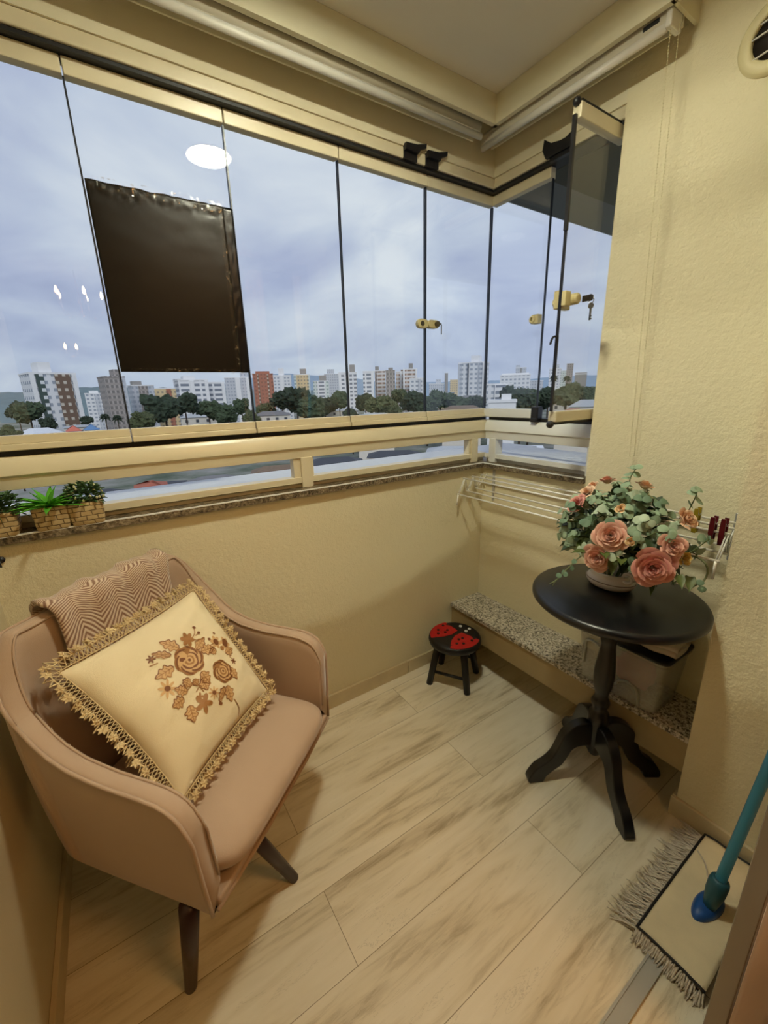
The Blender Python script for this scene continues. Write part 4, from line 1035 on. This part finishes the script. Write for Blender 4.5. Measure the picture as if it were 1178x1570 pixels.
for s in (-1, 1):
    p = Vector((5.08,-1.67+.055*s,1.87)); ar = MB().tube(catmull([(5.19,-1.67,1.83),(5.12,-1.67+.03*s,1.81),p], 5), .006, 6).build('arm', M_gold, ws, smooth=True)
    MB().lathe([(0,0),(.02,.002),(.009,.006),(.009,.05),(0,.05)], p, 12).build('candle', mat('ivory candle sleeve', '#e3d9bf', .5), ar, smooth=True)
    MB().lathe([(0,.05),(.012,.06),(.017,.078),(.010,.105),(.003,.122),(0,.124)], p, 12).build('bulb', M_flame, ar, smooth=True)

rl = thing('ceiling_light', 'added warm fill lamp just inside the door, out of view', 'ceiling light', (2.05,-.75,2.25))  # made-up warm fill for curtain, chair front and back wall
MB().lathe([(.28,.045),(.29,.06),(.29,.0)], (2.05,-.75,2.25), 32, caps=False).build('rim', mat('white lamp rim', '#e6e4dc', .4), rl, smooth=True)
MB().lathe([(0,0),(.12,.003),(.2,.014),(.27,.04),(.28,.055)], (2.05,-.75,2.25), 32, caps=False).build('shade', emit('added warm fill emitter', '#ffb868', ROOM_FILL), rl, smooth=True)
# ------------------------------------------------------------------ the town outside
def m_facade(name, wall, glass, bay, storey, wx=.55, wz=.45, band=None):
    t = NT(name); co = t.coord(); sp = t.n('SeparateXYZ', {0: co})
    s = t.math('ADD', t.math('ADD', sp.outputs[0], sp.outputs[1]), 200.); fx = t.math('FRACT', t.math('DIVIDE', s, bay)); fz = t.math('FRACT', t.math('DIVIDE', t.math('ADD', sp.outputs[2], 60.), storey))
    a = t.math('LESS_THAN', t.math('ABSOLUTE', t.math('SUBTRACT', fx, .5)), wx/2); b = t.math('LESS_THAN', t.math('ABSOLUTE', t.math('SUBTRACT', fz, .5)), wz/2)
    nz = t.n('SeparateXYZ', {0: t.coord('Normal')}).outputs[2]; side = t.math('LESS_THAN', t.math('ABSOLUTE', nz), .5)
    k = t.math('MULTIPLY', t.math('MULTIPLY', a, b), side)
    base = t.mix(t.noise(co, .25, 3), lin(wall), tuple(c*.9 for c in lin(wall)[:3])+(1,))
    if band: base = t.mix(t.math('MULTIPLY', b, side), base, lin(band))
    return t.done(t.bsdf(Base_Color=t.mix(k, base, lin(glass)), Roughness=.8))
FW = m_facade('white rendered facade', '#d3d6da', '#8f98a4', 3.2, 3.0)  # facade window colours kept near the wall tone to stand in for haze
FW2 = m_facade('white facade with dark balconies', '#d9dbde', '#747c88', 6.0, 3.0, .8, .5)
FG = m_facade('pale grey facade', '#b9bec6', '#939ba6', 2.6, 3.0, .5, .5)
FB = m_facade('grey brown facade', '#99938f', '#74716f', 2.4, 3.0, .6, .55, '#a39d9a')
FR = m_facade('brick red facade', '#a06a57', '#7d574b', 2.6, 3.0, .5, .4)
FY = m_facade('cream yellow facade', '#cbb891', '#8c8577', 2.8, 3.0, .5, .45)
FWB = m_facade('white facade with brown bands', '#cfcfcf', '#8b7567', 4.2, 3.0, .55, .5, '#b9a79c')
FP = m_facade('mint tinted facade', '#c9d2cf', '#8fa1a0', 3.0, 3.0, .6, .5)
FT = m_facade('brown tiled facade panel', '#6d5a4d', '#b9b2a6', 2.6, 3.0, .45, .4)
FD = m_facade('dark green balcony strip', '#3f4f4c', '#c9cdd0', 3.6, 3.0, .45, .45)
FC = mat('bare concrete', '#8c8a87', .9, var=.1, vscale=1)
FS = mat('white concrete', '#d6d8da', .85, var=.06, vscale=1)
GZ = -22.
def lb(lo, hi): return MB().box(lo, hi)
def building(x, y, w, top, yaw, mt, label, depth=None, cap=None, strips=(), name='apartment_building', tilt=0, roof=None):
    """front looks along local -x ... facade towards the balcony is local +x"""
    d = depth or w*.8
    t = thing(name, label, 'building', (x, y, GZ), 'apartment blocks of the town', math.radians(yaw + tilt)); h = top - GZ
    lb((-d, -w/2, 0), (0, w/2, h)).build('body', mt, t, local=True)
    lb((-d-.2, -w/2-.2, h), (.2, w/2+.2, h+.7)).build('parapet', FS if mt not in (FB, FR) else mt, t, local=True)
    if cap:
        y0, y1, hh, cm = cap; lb((-d*.75, y0*w, h+.7), (-d*.15, y1*w, h+.7+hh)).build('roof_tower', cm, t, local=True)
    for y0, y1, pr, sm, nm in strips: lb((-.1, y0*w, 0), (pr, y1*w, h)).build(nm, sm, t, local=True)
    return t
building(-228,-16,16.1,12.8,4,FW,'tall white apartment tower with a brown panel and dark green strip at far left',16,(-.25,.02,4.2,FS),((-.38,-.22,.35,FD,'balcony_stack'),(.02,.36,.6,FT,'tiled_panel'),(-.5,-.4,.3,FS,'pier_strip'),(.40,.5,.5,FS,'pier_strip')), tilt=14)
building(-298,8,10.8,14.5,-2,FB,'grey brown tower rising beside the left edge of the black sheet',12,(.05,.4,4,FB),((.34,.5,.5,FG,'pier_strip'),), tilt=18)
building(-429,-3,16.1,7.4,0,FW,'low white block far behind, between the tall white tower and the grey brown tower',14,(-.3,.1,2,FS),((-.1,.1,.5,FG,'balcony_stack'),))
building(-328,24,13.3,10.5,-4,FG,'grey block seen through the clear strip under the left corner of the black sheet',12,(-.4,.0,2.4,FC),((-.2,.2,.6,FB,'balcony_stack'),), tilt=12)
building(-348,40,15.9,8.8,-7,FY,'cream block with a red cross shaped frame under the black sheet',14,None,((.0,.2,.8,FR,'red_frame'),))
building(-284,48,16.9,12.0,-10,FW2,'white block with rows of dark balconies under the middle of the black sheet',14,(-.3,.1,2,FS),((-.12,.02,.7,FS,'pier_strip'),(.38,.5,.7,FS,'pier_strip')), tilt=10)
building(-292,63,10.2,10.8,-12,FW2,'narrow white block with dark balconies, right neighbour of the one under the sheet',12,None,((.3,.5,.6,FS,'pier_strip'),), tilt=10)
building(-404,107,22.8,18.5,-15,FG,'grey double tower behind the right corner of the black sheet',16,(.1,.4,4,FG),((-.1,.08,.7,FS,'pier_strip'),(.3,.42,.7,FS,'pier_strip')))
building(-512,78,20.7,22.0,-9,FG,'distant grey block glimpsed just under the black sheet',16)
building(-341,110,15.6,18.6,-18,FR,'brick red apartment tower right of the black sheet',15,(-.35,.35,1.8,FR),((-.28,-.2,.4,FT,'pier_strip'),(.2,.28,.4,FT,'pier_strip')))
building(-402,148,17.8,20.5,-20,FW,'slim white tower with a raised centre beside the brick red one',14,(-.15,.15,6,FS),((-.08,.08,.8,FS,'pier_strip'),))
building(-386,162,14.7,20.4,-23,FP,'mint and cream tower with a yellow front panel left of the third pane joint',14,(-.1,.3,5,FC),((-.35,.4,.6,FY,'front_panel'),))
building(-351,165,13.8,13.2,-25,FP,'mint tinted block with a stepped dark roof',13,(-.1,.35,4.5,FC),((-.25,.25,.7,FW2,'balcony_stack'),))
building(-463,232,17.0,25.0,-27,FG,'distant pale grey tower behind the mint block',14,(-.3,.2,5,FG))
building(-296,162,13.8,17.4,-29,FW2,'white tower with dark balconies crossed by the third pane joint',13,(.12,.42,5.5,FC),((-.5,-.36,.6,FS,'pier_strip'),(-.02,.1,.6,FS,'pier_strip')))
building(-280,171,8.0,17.4,-31,FW2,'leftmost white section of the long white and brown block',6,None,((.25,.5,.5,FS,'pier_strip'),))
building(-296,192,8.6,19.0,-33,FWB,'brown banded second section of the long white and brown block',6,(-.45,-.1,3,FC),((-.5,-.3,.8,FB,'pier_strip'),))
building(-271,185,7.0,17.6,-34,FB,'narrow grey third section of the long white and brown block',6,(-.2,.3,1.8,FC))
building(-288,207,8.1,17.9,-36,FWB,'fourth brown topped section of the long white and brown block',6,(.0,.4,1.2,FT),((-.1,.1,.6,FS,'pier_strip'),))
building(-274,206,11.0,19.0,-37,FWB,'tall brown and white end section left of the lock',6,(-.1,.2,4,FC),((-.5,-.38,.7,FS,'pier_strip'),(.38,.5,.7,FS,'pier_strip')))
building(-259,201,10.9,11.5,-38,FW,'low white block with blue grey windows in front of the brown and white end section',6,None,((.1,.3,.5,FG,'balcony_stack'),))
building(-425,362,19.2,11.5,-40,FG,'distant pale twin roofed block right of the lock',16,(-.05,.3,5,FG))
building(-521,464,5.2,30.0,-42,FC,'thin grey chimney like tower right of the lock',5)
building(-454,420,12.8,17.6,-43,FY,'distant beige block just left of the big white tower',12)
building(-211,210,17.8,19.4,-45,FW,'big white tower with grey side fins just left of the glass corner',15,(-.05,.25,4.2,FS),((-.5,-.36,.8,FG,'pier_strip'),(-.14,-.10,.9,mat('dark recess','#3d434b',.7),'dark_joint'),(.28,.34,.8,FG,'pier_strip'),(.42,.5,.8,FS,'pier_strip')), tilt=-12)
building(-245,218,12.2,.5,-42,FY,'low orange brown house block at the foot of the big white tower',12)
building(-74,85,6.8,-1.7,-49,FS,'small plain white stepped building just right of the glass corner',8,(-.05,.32,1.4,FS), name='white_building')
building(-144,163,12.4,4.0,-48,FW,'white four storey building behind the stepped white one',12,None,((-.2,.3,.7,FW2,'balcony_stack'),))
building(-228,275,22.9,12.4,-50,FW,'broad white building with a flat colonnaded roof in the corner window',16,(-.45,.45,1.2,FS))
building(-389,480,13.6,30.0,-51,FG,'distant pair of grey towers in the middle of the corner window',12,(-.5,-.1,3,FG),((-.05,.06,.6,FC,'pier_strip'),))
building(-288,381,12.9,9.8,-53,FG,'low grey block behind the two palms',12)
building(-297,424,12.2,22.6,-55,FW,'stepped pale lilac block left of the open pane edge',12,(-.1,.3,4,FG))
building(-329,499,7.7,31.0,-57,FB,'slim grey brown tower right of the open pane edge',8)
building(-222,354,9.5,13.0,-58,FC,'unfinished grey concrete block at the far right of the view',10,(-.5,.5,1.0,FC))
building(-357,529,8.2,24.5,-56,FP,'pale mint tower behind the open pane edge',8)
# houses
M_tile = [mat('grey tiled roof', '#6f6f70', .85, var=.15, vscale=2), mat('light grey metal roof', '#a3a8ab', .7, var=.1, vscale=2), mat('brown tiled roof', '#71604f', .9, var=.15, vscale=2), mat('terracotta tiled roof', '#9c5843', .9, var=.15, vscale=2), mat('white painted roof', '#c9ced4', .7, var=.05), mat('dark slate roof', '#3f4248', .85, var=.1, vscale=2), mat('blue awning sheet', '#5a7fa8', .6), mat('coral awning sheet', '#c26a55', .6)]
M_hwin = mat('dark house windows', '#3b4048', .3); M_hw = mat('pale house wall', '#c3bfb6', .9, var=.08, vscale=1)
def house(x, y, ridge, w, yaw, rt, label, d=9., rise=1.6, wall=None):
    t = thing('house', label, 'house', (x, y, GZ), 'houses below the balcony', math.radians(yaw)); h = ridge - GZ
    lb((-d, -w/2, 0), (0, w/2, h-rise)).build('walls', wall or M_hw, t, local=True)
    e = .5; z0 = h-rise
    MB().add([(-d-e,-w/2-e,z0),(e,-w/2-e,z0),(e,w/2+e,z0),(-d-e,w/2+e,z0),(-d/2,-w/2+d*.35,h),(-d/2,w/2-d*.35,h)], [(0,3,2,1),(0,1,4),(1,2,5,4),(2,3,5),(3,0,4,5)]).build('roof', M_tile[rt], t, local=True)
    nw = min(4, max(2, int(w/3)))
    for k in range(nw):
        yy = -w/2 + (k+.5)*w/nw; MB().box((-.05, yy-.6, h-rise-2.2), (.06, yy+.6, h-rise-.9)).build('window', M_hwin, t, local=True)
    return t
house(-167,-18.7,-6.3,11,6,4,'low white roofed building at far left below the tall white tower')
house(-173,-8.4,-6.2,9,3,1,'long pale warehouse right of the white roofed building at far left', rise=.6)
house(-158,-9.6,-5.6,3.1,4,7,'coral roofed stall in front of the pale warehouse', 5, 1.6)
house(-158,-5.0,-5.5,3.3,4,6,'blue roofed stall beside the coral one', 5, 1.6)
house(-202,104,-5.2,19,-27,1,'wide light grey roof left of the third pane joint')
house(-125,78.5,-5.3,12.8,-32,1,'light grey metal roof just right of the third pane joint', rise=1.)
house(-168,56,-4.4,14,-20,0,'grey tiled house right of the black sheet among the trees')
house(-81,135.7,-2.5,11.5,-59,1,'pale grey hipped roof seen through the open pane', rise=2.2)
house(-71,112,-4.4,9.1,-57,3,'salmon roofed house left of the open pane edge')
house(-116,172,-3.6,7.7,-56,2,'brown roofed house behind the salmon roofed one')
house(-121,116,-4.0,15.1,-44,2,'brown roofed house under the big white tower')
house(-205,36,-5.2,17.7,-10,1,'pale roof between trees under the black sheet')
house(-182,182,-.9,15.9,-45,0,'grey roofed house at the foot of the big white tower', rise=2.5)
for dx, dy, s, w, rt, lb_, ri, D in ((-1,-.02,-.178,5,5,'dark slate roof seen through the left railing gap beside the planters',1.2,72),(-1,.06,-.172,3.4,3,'red tiled roof seen through the left railing gap',1.0,64),(-.996,.10,-.176,4.5,5,'dark windowed shed seen through the left railing gap right of the red roof',.8,82),(-.985,.185,-.174,8,0,'long grey roof seen through the left railing gap',1.2,72),(-.945,.32,-.160,9,2,'brown grey roof at the right end of the left railing gap',1.2,80),(-.90,.45,-.150,9,5,'charcoal roof at the left of the middle railing gap',1.0,70),(-.82,.57,-.136,10,5,'charcoal roof in the centre of the middle railing gap',1.0,80),(-.73,.68,-.128,9,1,'light metal roof at the right of the middle railing gap',.8,72),(-.63,.77,-.126,10,4,'white flat roof seen through the corner railing gap',.3,84),(-.55,.835,-.140,8,5,'dark grey roof seen through the corner railing gap at the right',1.0,66)):
    house(1.4+dx*D, -1.49+dy*D, 1.305+s*D, w, math.degrees(math.atan2(-dy, -dx)), rt, lb_, 6., ri)
# trees
M_trees = []
for nm, c in (('dark evergreen foliage','#384836'),('mid green foliage','#48593f'),('olive foliage','#56603f')):
    t = NT(nm); co = t.coord(); k = t.noise(co, 1.3, 5, .7)
    M_trees.append(t.done(t.bsdf(Base_Color=t.ramp(k, [(.35, tuple(x*.45 for x in lin(c)[:3])+(1,)), (.6, lin(c)), (.75, tuple(min(1,x*1.6) for x in lin(c)[:3])+(1,))]), Roughness=.9, Normal=t.bump(k, .8, .8))))
M_trunk = mat('grey brown bark', '#4d4238', .9)
def tree(x, y, z, r, mi, label, seed):
    t = thing('tree', label, 'tree', (x, y, GZ), 'trees between the houses of the town'); rnd = random.Random(seed); m = MB()
    for k in range(9):
        a = rnd.random()*2*PI; q = .62*r*rnd.random()**.5; rr_ = r*rnd.uniform(.38,.62)
        m.ico((x+q*math.cos(a), y+q*math.sin(a), z + r*rnd.uniform(-.35,.42)), rr_, 3, .70, 4.2, (.98,.98,.85), seed+k)
    m.build('foliage', M_trees[mi], t)
    MB().tube([(x,y,GZ),(x+.2,y,lerp(GZ,z,.5)),(x,y,z)], [r*.09,r*.07,r*.05], 7).build('trunk', M_trunk, t, smooth=True)
    return t
TT = [(-168,17,-2.0,6.0,0,'big dark tree under the left half of the black sheet'),(-176,25,-.5,4.8,0,'tallest dark tree under the middle of the black sheet'),(-158,9,-5.0,3.8,2,'small olive tree right of the coral stall'),(-185,35,-4.2,5.0,1,'mid green tree in front of the white balcony block'),(-174,40,-5.4,5.0,1,'mid green tree under the right half of the black sheet'),(-162,46,-6.4,3.5,2,'olive tree under the right corner of the black sheet'),(-205,74,-.9,6.2,0,'dark tree below the brick red tower'),(-193,77,-1.2,7.0,0,'broad dark tree below the white tower beside the brick one'),(-172,75,-4.6,6.8,1,'wide green tree in front of the mint and cream tower'),(-179,85,-3.4,6.0,0,'dark tree in front of the stepped mint block'),(-203,105,-2.0,4.6,1,'round green tree left of the third pane joint'),(-179,107,-2.4,5.2,0,'dark round tree just right of the third pane joint'),(-158,101,-4.0,6.0,2,'olive tree beside the light grey metal roof'),(-147,100,-4.8,4.6,2,'small olive tree right of the light grey metal roof'),(-157,120,-3.4,6.2,0,'dark tree under the long white and brown block'),(-146,119,-4.6,4.4,1,'lower green tree under the tall brown and white end section'),(-165,143,-1.6,6.0,1,'green tree just right of the fourth pane joint'),(-152,142,-4.2,6.4,1,'wide green tree left of the big white tower'),(-140,140,-5.4,5.6,0,'dark tree below the big white tower'),(-151,157,-3.8,3.6,0,'small dark tree touching the glass corner'),(-113,137,-1.8,5.4,0,'dark tree right of the stepped white building'),(-115,149,-2.8,5.0,1,'green tree behind the dark tree in the corner window'),(-105,131,-3.4,5.8,0,'broad low dark tree in the corner window'),(-115,161,-2.2,6.0,0,'dark tree left of the open pane edge'),(-115,174,-1.4,6.6,1,'green tree just right of the open pane edge'),(-121,193,-.6,5.6,0,'dark tree at the far right under the slim tower'),(-112,187,-1.6,4.4,1,'green tree against the pier at the far right'),(-227,-27,-2.6,5.6,1,'green tree left of the tall white tower'),(-237,-32,-1.6,4.0,0,'dark tree at the very left edge'),(-198,-19,-5.9,2.4,0,'small dark bush tree at the foot of the tall white tower'),(-147,-23,-6.0,2.4,2,'olive shrub at the left edge above the rail'),(-199,-7,-5.9,2.2,0,'small dark tree at the right foot of the tall white tower'),(-147,81,-6.0,3.1,0,'small dark tree crossing the third pane joint'),(-250,66,-3.2,5.6,1,'distant green tree below the grey double tower'),(-218,69,-5.0,5.0,2,'olive tree beside the second pane joint'),(-211,149,-.4,5.6,1,'distant green tree below the brown banded section'),(-247,128,.2,5.4,1,'distant green tree below the white balcony tower')]
NEAR = {27:.90, 28:.90, 24:.88, 19:.84, 10:.90, 17:.91, 16:1.06, 9:1.10, 12:.88}
for k, (x, y, z, r, mi, lb__) in enumerate(TT):
    q = NEAR.get(k, 1.); tree(x*q, y*q, 1.3 + (z-1.3)*q, r*q*1.0, mi, lb__, 11*k+3)
def palm(x, y, z, r, label, seed, ball=False):
    t = thing('palm_tree', label, 'palm tree', (x, y, GZ), 'palms of the town'); m = MB()
    for k in range(22):
        a = k*2.4; e = lerp(1.2, -.7, k/21); d = Vector((math.cos(a)*math.cos(e), math.sin(a)*math.cos(e), math.sin(e)))
        m.tube([(x,y,z), Vector((x,y,z))+d*r*.6+Vector((0,0,r*.1)), Vector((x,y,z))+d*r-Vector((0,0,r*.2))], [r*.10,r*.16,r*.02], 4)
    m.build('fronds', M_trees[0], t)
    MB().tube([(x,y,GZ),(x,y,z)], [r*.12,r*.08], 6).build('trunk', M_trunk, t)
palm(-174,-1,-4.2,1.9,'small palm right of the blue roofed stall',1); palm(-169,2.4,-4.6,1.8,'second small palm nearest the black sheet edge',2); palm(-185,-33,-1.5,2.6,'palm at the very left edge of the view',3)
palm(-184,262,8.4,3.0,'left one of two tall round headed palms in the corner window',4); palm(-178,268,7.6,3.0,'right one of two tall round headed palms in the corner window',5)
# distant hills and ground
def ridge(name, a0, a1, dist, hs, mt, seed):
    def fn(u, v):
        a = math.radians(lerp(a0, a1, u)); h = interp(hs, lerp(a0, a1, u)) + 5*noise.noise(Vector((u*14, seed, 0))) + 2*noise.noise(Vector((u*60, seed, 3)))
        dd = dist + 260*v; z = lerp(-24, h, math.sin(PI*min(1, v*1.0)/2)**.8)
        return Vector((1.4 - dd*math.cos(a), -1.49 + dd*math.sin(a), z))
    return struct(MB().grid(fn, 120, 10).build(name, mt, smooth=True))
M_hill = mat('haze tinted wooded hillside', '#66787c', .95, var=.25, vscale=.05); M_hill2 = mat('haze tinted distant hillside', '#8296a8', .95, var=.1, vscale=.02)  # aerial haze is put into both hill base colours
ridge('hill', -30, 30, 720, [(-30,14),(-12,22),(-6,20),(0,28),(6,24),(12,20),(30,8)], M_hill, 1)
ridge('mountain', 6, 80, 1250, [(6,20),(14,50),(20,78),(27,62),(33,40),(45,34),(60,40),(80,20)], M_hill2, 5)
t = NT('town ground'); co = t.coord(); k = t.noise(co, .03, 6, .65)
g = MB().box((-2600,-2200,GZ-1),(40,2400,GZ)).build('terrain', t.done(t.bsdf(Base_Color=t.ramp(k, [(.38, lin('#44503c')), (.5, lin('#6f7468')), (.62, lin('#8e8d88'))]), Roughness=.95))); struct(g)

# ------------------------------------------------------------------ sky, sun, camera
w = bpy.data.worlds.new('overcast evening sky'); bpy.context.scene.world = w; w.use_nodes = True; nt = w.node_tree; nt.nodes.clear()
class WT(NT):
    def __init__(s, tree): s.t = tree; s.out = tree.nodes.new('ShaderNodeOutputWorld')
t = WT(nt); co = t.n('TexCoord').outputs['Generated']; sp = t.n('SeparateXYZ', {0: co})
el = sp.outputs[2]
den = t.math('ADD', t.math('MAXIMUM', el, 0.), .32)
cv = t.n('CombineXYZ', {0: t.math('DIVIDE', sp.outputs[0], den), 1: t.math('DIVIDE', sp.outputs[1], den), 2: 0.}).outputs[0]
c1 = t.noise(cv, 1.7, 5, .52, .5); c2 = t.noise(cv, .7, 3, .5)
k = t.math('ADD', t.math('MULTIPLY', c1, .6), t.math('MULTIPLY', c2, .4))
cl_ = t.ramp(k, [(.36, lin('#9ca9cd')), (.45, lin('#b3c0de')), (.54, lin('#c9d6ea')), (.64, lin('#e2ecf6'))])
hz = t.ramp(el, [(.0, (1,)*3+(1,)), (.22, (.0,)*3+(1,))])
colr = t.mix(t.math('MULTIPLY', hz, .55), cl_, lin('#bccbdc'))
bg = t.n('Background', {'Color': colr, 'Strength': SKY}); nt.links.new(bg.outputs[0], t.out.inputs[0])
sd = bpy.data.lights.new('added town fill sun', 'SUN'); sd.energy = SUN; sd.angle = .5; sd.color = (1, .97, .93)  # added sun that brightens the town facades under the overcast sky
so = bpy.data.objects.new('town_fill_sun', sd); C.objects.link(so); so.rotation_euler = Vector((-.80,.25,-.55)).to_track_quat('-Z','Y').to_euler()
cam = bpy.data.cameras.new('camera'); cam.sensor_fit = 'HORIZONTAL'; cam.sensor_width = 36; cam.lens = 636.07*36/1178; cam.clip_start = .02; cam.clip_end = 6000
oc = bpy.data.objects.new('camera', cam); C.objects.link(oc)
yw, pt, ro = [math.radians(a) for a in (56.912, 15.906, 1.555)]
fwd = Vector((-math.sin(yw)*math.cos(pt), math.cos(yw)*math.cos(pt), -math.sin(pt))); rt = Vector((math.cos(yw), math.sin(yw), 0)); dn = fwd.cross(rt)
r2 = rt*math.cos(ro) + dn*math.sin(ro); d2 = -rt*math.sin(ro) + dn*math.cos(ro)
Mc = Matrix((r2, -d2, -fwd)).transposed().to_4x4(); Mc.translation = (1.4,-1.49,1.305); oc.matrix_world = Mc
S_ = bpy.context.scene; S_.camera = oc
S_.view_settings.view_transform = 'Standard'; S_.view_settings.look = 'None'; S_.view_settings.exposure = EXPO; S_.view_settings.gamma = 1; S_.view_settings.use_curve_mapping = False
S_.cycles.max_bounces = 10; S_.cycles.diffuse_bounces = 5; S_.cycles.glossy_bounces = 4; S_.cycles.transparent_max_bounces = 24; S_.cycles.transmission_bounces = 4
S_.cycles.sample_clamp_indirect = 4; S_.cycles.caustics_reflective = False; S_.cycles.caustics_refractive = False; S_.cycles.use_denoising = True
